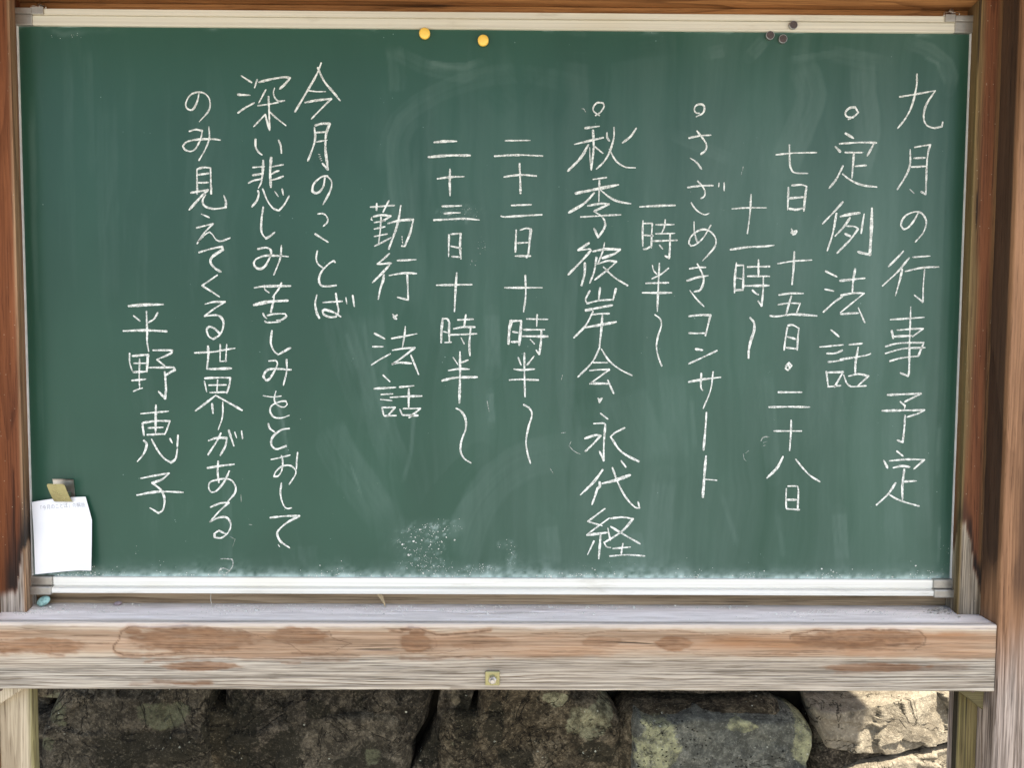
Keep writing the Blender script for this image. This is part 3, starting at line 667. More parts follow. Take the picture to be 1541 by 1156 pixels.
# roof: two board slopes on rafters, eaves in front of and behind the board
g = Geo()
XL, XR = -0.46, 1.995
def slope(p0, p1, th, n):
    for k in range(n):
        a = k / n; b = (k + 0.985) / n
        ya, za = p0[0] + (p1[0] - p0[0]) * a, p0[1] + (p1[1] - p0[1]) * a
        yb, zb = p0[0] + (p1[0] - p0[0]) * b, p0[1] + (p1[1] - p0[1]) * b
        V = [(x, y, z) for x in (XL, XR) for (y, z) in ((ya, za), (yb, zb), (yb, zb + th), (ya, za + th))]
        g.add(V, [(0, 1, 2, 3), (7, 6, 5, 4), (0, 4, 5, 1), (1, 5, 6, 2), (2, 6, 7, 3), (3, 7, 4, 0)])
slope((-0.72, 1.11), (0.0, 1.36), 0.02, 6); slope((0.56, 1.20), (0.004, 1.36), 0.02, 5)
g.box(XL + 0.02, XR - 0.02, -0.06, 0.06, 1.372, 1.40)
g.build("roof", W_ROOF, stand)
for x in (-0.088, 1.602):
    g = Geo()
    V = [(x + dx, y, z) for dx in (-0.025, 0.025) for (y, z) in ((-0.68, 1.065), (0.0, 1.305), (0.53, 1.150), (0.53, 1.205), (0.0, 1.355), (-0.68, 1.115))]
    g.add(V, [(0, 1, 4, 5), (1, 2, 3, 4), (11, 10, 7, 6), (10, 9, 8, 7), (0, 6, 7, 1), (1, 7, 8, 2), (2, 8, 9, 3), (3, 9, 10, 4), (4, 10, 11, 5), (5, 11, 6, 0)])
    g.build("rafter", W_ROOF, stand)

# ---------------------------------------------------------------- chalkboard
board = empty("chalkboard", (0.7575, 0.0, 0.0), "large green chalkboard covered in columns of white handwriting, hung in the wooden stand", "chalkboard")
SMEARS = [([(0.6034, 0.8101), (0.6003, 0.8567), (0.5951, 0.8845)],0.0302,0.060),([(0.593, 0.8772), (0.6456, 0.8518), (0.7089, 0.8399), (0.7321, 0.8525)],0.0259,0.050),([(0.6509, 0.856), (0.7089, 0.8513), (0.732, 0.8608)],0.0129,0.080),([(1.4167, 0.894), (1.4489, 0.8839), (1.4762, 0.8634), (1.4844, 0.8427), (1.4809, 0.8219)],0.0237,0.070),([(1.4387, 0.8735), (1.4603, 0.8633), (1.4741, 0.8323)],0.0065,0.080),([(1.2427, 0.8616), (1.262, 0.8151), (1.2453, 0.7628), (1.2202, 0.6998)],0.0496,0.060),([(1.3414, 0.8624), (1.3452, 0.8053), (1.3521, 0.7531), (1.336, 0.6848)],0.0431,0.070),([(1.1836, 0.8974), (1.1609, 0.8713)],0.0216,0.060),([(1.29, 0.8775), (1.3753, 0.8626)],0.0280,0.040),([(1.3236, 0.1406), (1.3327, 0.0521)],0.0259,0.070),([(1.484, 0.2839), (1.4838, 0.1964)],0.0086,0.070),([(1.4909, 0.1192), (1.4911, 0.0527)],0.0054,0.090),([(0.5544, 0.4678), (0.5614, 0.3659), (0.5783, 0.2687), (0.6019, 0.2089)],0.0496,0.050),([(0.4955, 0.4621), (0.527, 0.3658), (0.5611, 0.2794)],0.0539,0.040),([(0.4812, 0.279), (0.5154, 0.2139), (0.58, 0.1156)],0.0647,0.050),([(0.5436, 0.4517), (0.5593, 0.3659), (0.5859, 0.2796)],0.0108,0.050),([(0.5167, 0.4302), (0.5378, 0.3658)],0.0086,0.050),([(0.6998, 0.0498), (0.7322, 0.1492), (0.7971, 0.2152), (0.8729, 0.2374)],0.0647,0.040),([(0.8445, 0.1166), (0.8506, 0.0448)],0.0388,0.060),([(1.0364, 0.1944), (1.0226, 0.0343)],0.0431,0.050),([(0.75, 0.3345), (0.7523, 0.2804)],0.0129,0.080),([(0.3999, 0.3349), (0.4144, 0.2787), (0.4223, 0.2135)],0.0065,0.100),([(0.4085, 0.3328), (0.4246, 0.2244)],0.0172,0.050),([(0.6259, 0.3014), (0.6215, 0.2362), (0.6084, 0.187)],0.0086,0.070),([(0.524, 0.214), (0.5421, 0.1615)],0.0043,0.070),([(0.6398, 0.1158), (0.6016, 0.0494)],0.0754,0.030),([(0.6996, 0.116), (0.6452, 0.1048)],0.0431,0.030),([(0.0201, 0.7954), (0.0196, 0.5125), (0.021, 0.2117)],0.0129,0.070),([(0.0731, 0.8577), (0.0728, 0.6395), (0.0754, 0.4063)],0.0302,0.030),([(0.1398, 0.7963), (0.1373, 0.4494)],0.0366,0.030),([(0.1124, 0.8786), (0.1135, 0.6607)],0.0151,0.040),([(0.1786, 0.6402), (0.1881, 0.3209), (0.1884, 0.0699)],0.0431,0.030),([(0.0534, 0.9038), (0.0741, 0.8968), (0.1108, 0.9012)],0.0108,0.080),([(0.1133, 0.1027), (0.166, 0.0367)],0.0323,0.050),([(0.2444, 0.169), (0.259, 0.0702)],0.0431,0.040),([(0.4063, 0.1258), (0.4271, 0.0377)],0.0539,0.040),([(0.4384, 0.0819), (0.4402, 0.0355)],0.0647,0.050),([(0.2874, 0.8181), (0.2734, 0.6093), (0.2479, 0.3643)],0.0323,0.030),([(0.3154, 0.213), (0.3182, 0.0373)],0.0259,0.060),([(1.2267, 0.8667), (1.3006, 0.8776)],0.0129,0.050),([(1.1205, 0.8814), (1.0952, 0.876)],0.0216,0.050),([(0.8801, 0.6132), (0.8717, 0.3676), (0.8948, 0.2156)],0.0323,0.030),([(1.1346, 0.7097), (1.0381, 0.7509)],0.0216,0.030),([(0.9692, 0.3357), (1.0198, 0.2162)],0.0647,0.030),([(1.0444, 0.3685), (1.0557, 0.2164)],0.0431,0.040),([(1.0776, 0.3254), (1.0857, 0.2384)],0.0108,0.050),([(1.4031, 0.327), (1.4167, 0.0746)],0.0323,0.040),([(1.2933, 0.3698), (1.3041, 0.1736)],0.0647,0.020),([(1.1958, 0.3693), (1.2162, 0.1952)],0.0280,0.040),([(1.1586, 0.0847), (1.1295, 0.1728)],0.0108,0.040),([(1.2358, 0.0629), (1.223, 0.1402)],0.0108,0.040),([(0.5819, 0.6953), (0.6033, 0.7686), (0.6878, 0.8211), (0.7933, 0.8426), (0.8992, 0.8227)],0.0323,0.030),([(0.6135, 0.5798), (0.6032, 0.7373), (0.6456, 0.7897)],0.0388,0.050),([(0.624, 0.4629), (0.6456, 0.748)],0.0323,0.030),([(0.7527, 0.4636), (0.7552, 0.367)],0.0259,0.060),([(0.9832, 0.1062), (0.9974, 0.0342)],0.0323,0.050),([(1.3499, 0.648), (1.3692, 0.3702)],0.0431,0.030),([(1.4451, 0.3706), (1.465, 0.1081)],0.0259,0.040),([(0.667, 0.0441), (0.6637, 0.1379), (0.6995, 0.1874), (0.7341, 0.2258)],0.0539,-0.060),([(0.9043, 0.3462), (0.9094, 0.2703)],0.0496,-0.030),([(1.4982, 0.8998), (1.4961, 0.5215), (1.4937, 0.0416)],0.0323,-0.080),([(0.0122, 0.8881), (0.01, 0.5125), (0.0145, 0.2117)],0.0108,-0.050),([(0.7722, 0.8528), (0.8147, 0.8117)],0.1293,-0.030),([(0.5608, 0.7161), (0.539, 0.611), (0.5172, 0.5155)],0.0647,-0.030),([(0.3853, 0.1915), (0.4053, 0.0376)],0.0754,-0.030),([(0.1388, 0.2774), (0.1443, 0.0367)],0.0647,-0.030),([(0.793, 0.8943), (0.8986, 0.8796), (1.0357, 0.8941)],0.0431,-0.040),([(0.2886, 0.8903), (0.5194, 0.8766)],0.0431,-0.040)]
X0, X1, Z0, Z1 = 0.0035, 1.5120, 0.0200, 0.9200
nx, nz = 604, 360
xs = np.linspace(X0, X1, nx + 1); zs = np.linspace(Z0, Z1, nz + 1)
GX, GZ_ = np.meshgrid(xs, zs, indexing='ij'); px = GX.ravel(); pz = GZ_.ravel()
wx = px + 0.05 * fbm(px * 5, pz * 4, 71) + 0.015 * fbm(px * 18, pz * 9, 72)
hz = 0.005 + 0.045 * sm(0.35, 1.15, px + 0.10 * fbm(px * 3, pz * 2, 70)) * (0.6 + 0.4 * sm(0.9, 0.6, pz)) + 0.040 * fbm(wx * 16, pz * 1.6, 73) + 0.030 * fbm(wx * 55, pz * 2.6, 74) + 0.045 * fbm(wx * 3.2, pz * 3.0, 75) + 0.020 * fbm(wx * 150, pz * 5, 76)  # chalk haze; the paler right side paints in light from the right
# wiped arcs: soft ridges of an eraser swung up and down
for k in range(46):
    x = rng.uniform(0.05, 1.46); z = rng.uniform(0.10, 0.80); L = rng.uniform(0.10, 0.30); t = rng.normal(0, 0.10); w = rng.uniform(0.02, 0.06); s = rng.uniform(0.004, 0.016) * rng.choice([1, 1, -1])
    pts = [(x - t * L + 0.3 * abs(t) * L, z - L / 2), (x, z), (x + t * L + 0.3 * abs(t) * L, z + L / 2)]
    SMEARS.append((pts, w, s))
for pts, w, s in SMEARS:
    pts = smooth_path(list(pts), 0.02)
    ax = [p[0] for p in pts]; az = [p[1] for p in pts]
    sel = np.nonzero((px > min(ax) - w) & (px < max(ax) + w) & (pz > min(az) - w) & (pz < max(az) + w))[0]
    if not len(sel): continue
    d, sd, al = dist_poly(px[sel], pz[sel], pts)
    d = d + 0.10 * w * fbm(px[sel] * 30, pz[sel] * 30, 81)
    f = 1 - sm(0.42 * w, 0.54 * w, d) if w > 0.012 else 1 - sm(0.2 * w, 0.6 * w, d)
    str_ = 0.75 + 0.9 * fbm(sd / 0.004, al * 3, 83) + 0.4 * sd / w
    ends = sm(0, 0.10, al) * (1 - sm(0.80, 1.0, al)) if s > 0 else sm(0, 0.2, al) * (1 - sm(0.8, 1.0, al))
    hz[sel] += 0.58 * s * f * np.clip(str_, 0.2, 1.6) * (0.25 + 0.75 * ends)
hz = np.maximum(hz, 0.012)
for cx_, cz_, rx_, rz_, n_, s_ in [(0.6398,0.0882,0.0409,0.0323,150,1.00),(0.6452,0.0496,0.0485,0.0129,120,0.80),(0.6724,0.1104,0.0323,0.0151,50,0.90),(0.6996,0.1160,0.0108,0.0108,12,0.80),(0.7871,0.0590,0.0086,0.0172,45,0.70),(0.7782,0.0833,0.0151,0.0086,16,0.70),(0.7380,0.0433,0.0302,0.0075,60,0.90),(0.6987,0.6205,0.0388,0.0151,60,0.50),(0.7362,0.5700,0.0065,0.0151,22,0.60),(0.7224,0.5434,0.0054,0.0065,10,0.60),(0.2097,0.0479,0.0151,0.0065,8,0.90),(1.4991,0.0750,0.0086,0.0431,14,0.70),(1.5049,0.2184,0.0065,0.0647,10,0.40),(0.1721,0.0699,0.0065,0.0108,6,0.60),(1.1399,0.4551,0.2694,0.2155,40,0.40),(0.3881,0.4294,0.3233,0.3233,60,0.35),(0.9293,0.0506,0.0647,0.0065,25,0.50),(0.0793,0.8937,0.0280,0.0032,14,0.80)][:8]:                     # powder smeared where crumbs stick
    q = np.hypot((px - cx_) / (rx_ * 1.15), (pz - cz_) / (rz_ * 1.15))
    hz += s_ * (1 - sm(0.35, 1.2, q)) * (0.03 + 0.42 * np.clip(fbm(px * 170, pz * 170, 97) * 2.6 - 0.22, 0, 1))
band = np.exp(-np.maximum(pz - 0.0285, 0) / (0.0050 + 0.006 * np.maximum(0, fbm(px * 18, pz * 0, 91)) * 2))
hz += 0.80 * band * np.clip(0.62 + 1.7 * fbm(px * 120, pz * 160, 92), 0, 1) + 0.10 * np.exp(-np.maximum(pz - 0.03, 0) / 0.010) * np.clip(0.6 + fbm(px * 30, pz * 60, 93) * 3, 0, 1)
tb = np.exp(-np.maximum(0.9095 - pz, 0) / 0.0025); hz += 0.5 * tb * np.clip(fbm(px * 25, pz * 80, 94) * 3 - 0.25, 0, 1)
V = np.stack([px, np.zeros_like(px), pz], 1)
i, j = np.meshgrid(np.arange(nx), np.arange(nz), indexing='ij'); i = i.ravel(); j = j.ravel()
F = np.stack([i * (nz + 1) + j, (i + 1) * (nz + 1) + j, (i + 1) * (nz + 1) + j + 1, i * (nz + 1) + j + 1], 1).tolist()
nv = len(V)
V = np.vstack([V, [(X0, 0.009, Z0), (X1, 0.009, Z0), (X1, 0.009, Z1), (X0, 0.009, Z1)]])
F.append([nv + 3, nv + 2, nv + 1, nv]); hz = np.append(hz, [0.05] * 4)
mesh_obj("panel", V, F, PANEL, board, attrs=dict(haze_and_light=hz))

def rail(name, prof, x0, x1, mat=None):
    """profile (y, z) extruded along x"""
    n = len(prof); V = [(x, y, z) for x in (x0, x1) for y, z in prof]
    F = [(k, (k + 1) % n, (k + 1) % n + n, k + n) for k in range(n)] + [tuple(range(n))[::-1], tuple(range(n, 2 * n))]
    bm = bmesh.new(); vs = [bm.verts.new(v) for v in V]
    for f in F: bm.faces.new([vs[i] for i in f])
    bmesh.ops.recalc_face_normals(bm, faces=bm.faces[:])
    return Geo().bm(bm).build(name, mat or RAIL, board)
rail("top_rail", [(0.010, 0.9095), (-0.0045, 0.9095), (-0.0055, 0.9102), (-0.0055, 0.9128), (-0.0050, 0.9132), (-0.0050, 0.9236), (-0.0030, 0.9238), (-0.0030, 0.9248), (-0.0068, 0.9252), (-0.0068, 0.9340), (-0.0060, 0.9346), (0.010, 0.9346)], 0.030, 1.4835, RAIL_TOP)
rail("bottom_rail", [(0.010, 0.0285), (-0.0040, 0.0285), (-0.0052, 0.0278), (-0.0052, 0.0152), (-0.0036, 0.0148), (-0.0036, 0.0136), (-0.0105, 0.0120), (-0.0112, 0.0112), (-0.0112, 0.0042), (-0.0100, 0.0032), (0.010, 0.0032)], 0.0385, 1.4800)
for xa, xb in ((0.0014, 0.0046), (1.5105, 1.5134)):
    Geo().box(xa, xb, -0.0035, 0.010, 0.0240, 0.9100, 0.0006).build("side_trim", TRIM, board)
for xa, xb in ((0.0015, 0.0298), (1.4837, 1.5130)):
    g = Geo().box(xa, xb, -0.0078, 0.010, 0.9262, 0.9356, 0.0010).box(xa, xb, -0.0068, 0.010, 0.9090, 0.9259, 0.0012)
    g.build("corner_cap", CAP, board)
for xa, xb in ((0.0018, 0.0383), (1.4802, 1.5128)):
    g = Geo().box(xa, xb, -0.0088, 0.010, 0.0150, 0.0300, 0.0016).box(xa - 0.0015, xb + 0.001, -0.0138, 0.010, 0.0008, 0.0148, 0.0020)
    g.build("corner_cap", CAP, board)
for xa, xb in ((0.0312, 0.0492), (1.4660, 1.4822)):
    Geo().box(xa, xb, -0.0100, -0.0069, 0.9248, 0.9362, 0.0006).box(xa + 0.0001, xb - 0.0001, -0.0068, 0.008, 0.9349, 0.9361, 0.0003).build("hanger_plate", CAP, board)

# chalk handwriting: every stroke a ribbon of chalk on the panel
STROKES = [
    ('九月の行事予定', '1|14287,8464 14287,8278 14225,7974 14128,7770 14005,7606;1|14024,8104 14271,8146 14590,8206;1|14590,8206 14453,7985 14418,7792 14464,7670 14580,7620 14714,7642 14726,7713;1|14219,7277 14223,7036 14158,6851 14030,6641;1|14289,7312 14537,7355 14497,7140 14491,6566 14417,6607;1|14278,7139 14461,7148;1|14247,6999 14476,7013;1|14392,6296 14317,6151 14227,6037 14155,6006 14112,6057 14119,6140 14189,6233 14313,6285 14418,6275 14494,6194 14514,6101 14471,5956 14346,5804;1|14162,5660 14045,5529 13927,5410;1|14258,5551 14073,5322 13839,5098;1|14151,5364 14115,5187 14054,4941;1|14316,5562 14599,5584;1.1|14198,5333 14469,5393 14741,5409;1|14512,5366 14500,5085 14504,4845 14362,4955;1|13988,4555 14244,4573 14538,4596;1|14312,4766 14311,4155 14319,3734 14303,3639 14178,3691;1|14015,4379 14044,4248;1|14103,4384 14355,4407 14528,4412 14355,4281;1|14043,4279 14348,4298;1|13922,4121 14152,4175 14542,4187 14455,3956;1|13921,4006 14218,4087 14566,4104;1|13997,3880 14181,3933 14454,3966;1|13979,3332 14264,3344 14528,3356 14258,3217;1|14187,3223 14270,3154 14261,3105;1.1|13898,3071 14251,3079 14590,3085 14486,3028 14308,2969;1|14275,2995 14268,2761 14248,2553 14161,2591;1|14157,2411 14266,2326;1.2|13949,2257 14017,2129;1|14045,2247 14321,2273 14618,2270 14449,2114;1.3|14112,2134 14239,2162 14384,2148;1.2|14294,2109 14271,1831 14283,1595;1|14307,1906 14503,1918;1.1|14159,1884 14041,1701 13855,1518;1|14041,1701 14236,1595 14559,1500'),
    ('定例法話', '1|13288,7774 13194,7783 13162,7824 13171,7874 13232,7926 13314,7936 13368,7856 13318,7804 13210,7743;1.1|13171,7525 13304,7448;1.3|13015,7314 13096,7233;1|13076,7359 13382,7381 13673,7379;1|13632,7363 13530,7170;1|13175,7221 13445,7223;1|13315,7197 13295,6815;1|13342,7005 13524,7021;1|13144,7008 13046,6803 12931,6652;1|13143,6881 13275,6784 13465,6707 13699,6678;1.2|13160,6438 13019,6277 12840,6086;1.1|13061,6252 13008,5926 12928,5653;1.3|13125,6203 13270,6241 13437,6263;1|13282,6186 13192,6051 13046,5889;1|13230,6055 13359,6048 13419,6011 13303,5845 13090,5620;1.3|13212,5931 13297,5891;1|13510,6249 13488,6094 13471,5939;1.4|13632,6342 13633,5971 13620,5599 13424,5643;1|12913,5329 13100,5239;1|12907,5040 13054,5010;1|13390,5369 13364,5182 13353,4985;1|13148,5177 13552,5221;1|13172,4942 13370,4978 13548,4979 13169,4664;1|13170,4639 13317,4651 13464,4658;1|13457,4745 13506,4641 13573,4500;1|13193,4921 13059,4827 12892,4669;1|13024,4384 13159,4274;1|12848,4105 13230,4142;1|12967,4000 13104,4005 13222,4054;1|12996,3864 13107,3875 13244,3897;1|12971,3706 13007,3464;1|13001,3692 13243,3701 13109,3454;1|12997,3458 13213,3480;1|13325,4145 13546,4167;1|13191,3907 13422,3940 13631,3979 13683,4004;1|13476,4104 13441,3856 13440,3677;1|13251,3655 13307,3518 13383,3460;1|13329,3634 13493,3667 13659,3636 13488,3477;1|13372,3460 13625,3478'),
    ('七日・十五日・二十八日', '1|12065,7178 12349,7207 12718,7218;1|12277,7339 12290,7063 12313,6961 12377,6896 12586,6887;1|12279,6664 12274,6305;1|12331,6695 12486,6706 12570,6680 12550,6512 12535,6286;1|12298,6490 12529,6512;1|12298,6325 12413,6310 12527,6337;0.9|12342,6004 12371,5912 12426,5974 12339,5942 12402,5918 12432,5964;1|12132,5445 12392,5488 12685,5506;1|12399,5637 12391,5363 12374,5114;1|12165,4942 12342,4968 12563,4969;1|12369,4927 12326,4781 12292,4634;1|12158,4786 12325,4812 12514,4807 12455,4646;1.3|12026,4606 12142,4596 12414,4631 12788,4610;1|12314,4416 12287,4227 12271,4049;1|12324,4447 12397,4462 12504,4407 12491,4229 12487,4050;1|12318,4269 12455,4233;1|12312,4091 12491,4071;0.8|12304,3787 12360,3850 12403,3798 12342,3724 12299,3755 12350,3819 12373,3745;1|12197,3365 12579,3367;1.1|12050,3121 12388,3129 12716,3125;1|12140,2730 12589,2732;1|12415,2911 12416,2710 12402,2408;1.3|12298,2313 12201,2121 12040,1954;1|12505,2267 12626,2123 12756,1995 12912,1900;1|12364,1784 12362,1609 12370,1469;1|12389,1823 12516,1823 12560,1781 12558,1427;1|12373,1598 12543,1599;1|12371,1448 12590,1434'),
    ('十一時～', '1|11377,6317 11626,6335 11935,6337;1|11680,6549 11670,6257 11635,5923;1.2|11365,5664 11640,5707 11890,5719 12068,5741;1.1|11468,5457 11448,5219 11447,4974;1|11469,5412 11584,5417 11584,5220 11582,5012;0.8|11463,5215 11578,5195;1|11456,5015 11582,5022;1|11647,5390 12002,5399;1|11822,5507 11828,5263;1|11650,5241 12006,5243;1.1|11612,5085 12005,5093;1|11906,5232 11907,4993 11887,4764 11831,4843;1|11735,5017 11782,4971 11835,4945;1.3|11707,4571 11772,4492 11775,4366 11726,4199 11698,4052 11696,3915'),
    ('さゝざめきコンサート', '0.9|10824,7824 10772,7828 10745,7875 10758,7929 10805,7962 10877,7957 10909,7906 10880,7825 10778,7769;1.1|10666,7431 10835,7469 11015,7480;1|10792,7544 10887,7429 10945,7337 10938,7246 10861,7178;0.9|10690,7117 10791,7051 10880,6939;1|10657,6651 10870,6679 11068,6684;1|10817,6754 10902,6663 10939,6581 10926,6509 10874,6478;0.9|11160,6726 11157,6664;0.8|11243,6731 11246,6599;0.9|10719,6411 10794,6303 10900,6231 10962,6222 11018,6247;1|10771,6108 10780,5939 10829,5774;0.9|11042,6054 10927,5857 10804,5743 10732,5722 10696,5763 10719,5856 10801,5939 10915,5985 11019,5961 11104,5879 11131,5776 11087,5672 10918,5481;1.1|10711,5355 10853,5377 10972,5378;1.1|10675,5162 10835,5215 11016,5247;1|10835,5433 10917,5278 10941,5153 10891,5018 10791,4986;0.9|10724,5007 10842,4862 10959,4748;1|10717,4590 10888,4612 11066,4609 11037,4488 10989,4278;1|10721,4319 10831,4315 10998,4320;1.1|10835,4062 10951,4043;0.9|11183,4038 10964,3932 10724,3820;1.2|10729,3524 10950,3567 11250,3605;1|10933,3668 10931,3441 10964,3388;0.9|11126,3694 11090,3399 10975,3093;1.1|11029,3030 11018,2765 10993,2414;1.3|11037,2315 11017,2042 10997,1636;0.8|11023,1931 11220,1915'),
    ('一時半～', '1.2|9893,6338 10169,6356 10464,6366;1|9950,6123 9947,5913 9954,5711;1|9955,6074 10101,6079 10093,5893 10092,5683;0.8|9958,5888 10118,5877;1|9961,5665 10013,5670 10071,5703;1|10153,6054 10451,6060;1|10308,6138 10295,6018 10259,5936;1|10155,5910 10468,5920;1|10111,5794 10507,5809;1.1|10389,5912 10388,5689 10380,5523 10311,5560;1|10221,5729 10274,5667;0.9|10111,5408 10133,5325 10186,5263;0.9|10373,5362 10249,5263 10108,5190;1.1|10011,5117 10376,5129;1.2|9957,4965 10431,4968;1|10225,5439 10214,5108 10202,4666;1|10165,4612 10250,4546 10272,4441 10223,4274 10198,4106 10228,3939 10289,3782'),
    ('秋季彼岸会・永代経', '0.9|9230,7777 9137,7841 9132,7902 9187,7973 9280,7974 9305,7923 9250,7832 9168,7776;1|9005,7576 9232,7608;1.1|8837,7321 9059,7373 9296,7430;1.2|9130,7541 9143,7272 9110,6909;0.5|9081,7272 9087,7109 9101,6925;1.3|9060,7316 8938,7108 8733,6896;1|9153,7293 9293,7182;1|9353,7514 9359,7426 9396,7376;1.1|9466,7590 9462,7417 9403,7213 9311,7049 9188,6930;1|9392,7250 9498,7071 9644,6970 9820,6955;0.9|9822,7582 9731,7449 9602,7347;1|9138,6768 9356,6800;1.3|8865,6545 9171,6609 9550,6687;0.9|9242,6752 9236,6414;1.3|9162,6557 9008,6392 8754,6236;1|9265,6599 9422,6477 9568,6416 9751,6387;1.2|9056,6347 9257,6384 9402,6378 9155,6260;1|9155,6260 9280,6189 9340,6086 9324,5983 9232,5848 9164,5992;1.1|8948,6170 9280,6193 9596,6211;1.1|9087,5756 8911,5641 9115,5663;1.1|9120,5642 8976,5476 8755,5247;1.2|9022,5435 9020,5269 8974,5078;1.2|9151,5622 9349,5660 9589,5655 9496,5587 9305,5515;1|9337,5763 9308,5623 9227,5415;1.1|9209,5529 9176,5312 9105,5114;1|9237,5426 9393,5474 9529,5459 9394,5334 9184,5166;1|9321,5375 9500,5210 9715,5080;1|9106,4990 9041,4854 9066,4788 9254,4835 9474,4852;1|9273,5042 9254,4855;1.1|9528,5027 9484,4836;1.5|9047,4677 9255,4720 9479,4763;1.1|9127,4605 9278,4622 9428,4627;1|9162,4657 9049,4437 8859,4234;1.4|9012,4395 9259,4439 9541,4492;1.1|9316,4595 9301,4376 9273,4094;1|9280,4084 9161,3842 8928,3595;1|9305,4053 9433,3865 9603,3729 9811,3625;1|9178,3832 9413,3833;1.1|9120,3702 9267,3717 9435,3718 9123,3485;1.2|9143,3496 9449,3491;0.9|9412,3550 9514,3329;0.9|9262,3254 9284,3180 9325,3254 9273,3233 9305,3201;0.9|9301,3007 9424,2913;1.1|9193,2837 9362,2843 9383,2821 9365,2535 9365,2227 9293,2386;1.1|9052,2593 9216,2645 9311,2641 9197,2513 9061,2381;0.9|9700,2770 9553,2695 9466,2621;1.1|9474,2621 9620,2409 9770,2303 9940,2219;1.2|9350,2080 9204,1877 8988,1662;1.1|9299,1877 9306,1802 9268,1770 9228,1642 9180,1503;1.6|9342,1852 9563,1910 9806,1997;1|9508,2117 9606,1857 9737,1623 9887,1463 9962,1452 9935,1555;1.1|9648,2230 9730,2124;1|9393,1439 9115,1224;0.9|9115,1224 9350,1154;1|9469,1283 9318,1171 9097,1002;1.2|9107,998 9447,1043;1.2|9330,1010 9303,601;1|9221,898 9117,669;0.9|9385,881 9428,806 9497,791;1.2|9497,1275 9677,1297 9858,1270 9680,1065 9402,881;1.2|9492,1139 9724,1001 9981,855;0.9|9535,774 9822,801;1|9698,861 9671,688;1|9484,649 9771,671 10059,653;0.9|9446,1118 9487,914'),
    ('二十二日十時半～', '0.9|7731,7370 8129,7377;1|7562,7125 7924,7145 8332,7134;1|7713,6797 7967,6832 8232,6817;1|7962,7013 7972,6795 7979,6539;1|7835,6347 8157,6362;1.2|7670,6178 7722,6164 8013,6184 8324,6203;1.2|7914,5954 7902,5604;1.1|7977,5955 8076,5986 8149,5970 8130,5780 8110,5574 8079,5516;0.9|7932,5748 8119,5760;0.9|7902,5542 8148,5543;1|7734,5033 8343,5037;1.2|8065,5232 8073,4911 8039,4644;1.5|7846,4504 7815,4368 7799,4127;1.3|7825,4497 8002,4504 7993,4327 7973,4108;0.9|7867,4326 7951,4310;1|7847,4159 7963,4164;0.9|8090,4532 8437,4528;1|8259,4600 8254,4412;1.2|8045,4359 8380,4361;1.2|7993,4254 8433,4250;1.2|8332,4360 8325,4162 8299,3963 8246,4032;0.9|8151,4203 8220,4130;1.1|7958,3909 8007,3784;1|8216,3932 8101,3784;1.1|8058,3983 8060,3690 8073,3269;1|7892,3720 8007,3706 8228,3722;1.3|7819,3541 8008,3553 8288,3544;1.2|8053,3142 8148,3080 8187,2974 8129,2762 8095,2550 8117,2360 8169,2179'),
    ('二十三日十時半～', '1.1|6597,7336 6772,7353 6958,7355;1.1|6504,7103 6835,7130 7171,7134;1|6649,6762 6866,6790 7079,6799;1.1|6851,6916 6847,6712 6852,6493;1|6726,6325 7036,6337;1|6759,6208 6877,6223 7022,6224;1.1|6593,6106 6836,6120 7085,6132 7323,6113;1|6836,5873 6830,5523;1.1|6867,5884 7023,5895 7013,5679 7030,5489;0.9|6867,5692 7038,5658;1|6878,5527 7013,5518;1.2|6633,5066 6920,5074 7208,5080;1.1|6962,5265 6941,4975 6925,4638;1.1|6733,4515 6716,4327 6712,4139;1.1|6733,4530 6806,4530 6838,4474 6838,4328 6844,4151;0.8|6748,4321 6817,4303;0.8|6765,4144 6880,4151;1|6977,4510 7230,4524;1|7109,4596 7084,4417;1.1|6911,4366 7068,4396 7256,4397;1.1|6859,4270 7068,4277 7287,4289;1.1|7187,4382 7166,4121 7177,3933;0.9|7032,4225 7083,4125;1|6905,3904 6985,3785;0.9|7148,3863 7037,3817;1.3|7016,3995 7017,3596 7007,3165;1|6824,3690 7006,3718 7170,3713;1.1|6727,3526 6943,3575 7300,3587;1.3|6955,3076 7028,3035 7102,2919 7113,2750 7040,2538 7030,2368 7093,2251 7199,2182'),
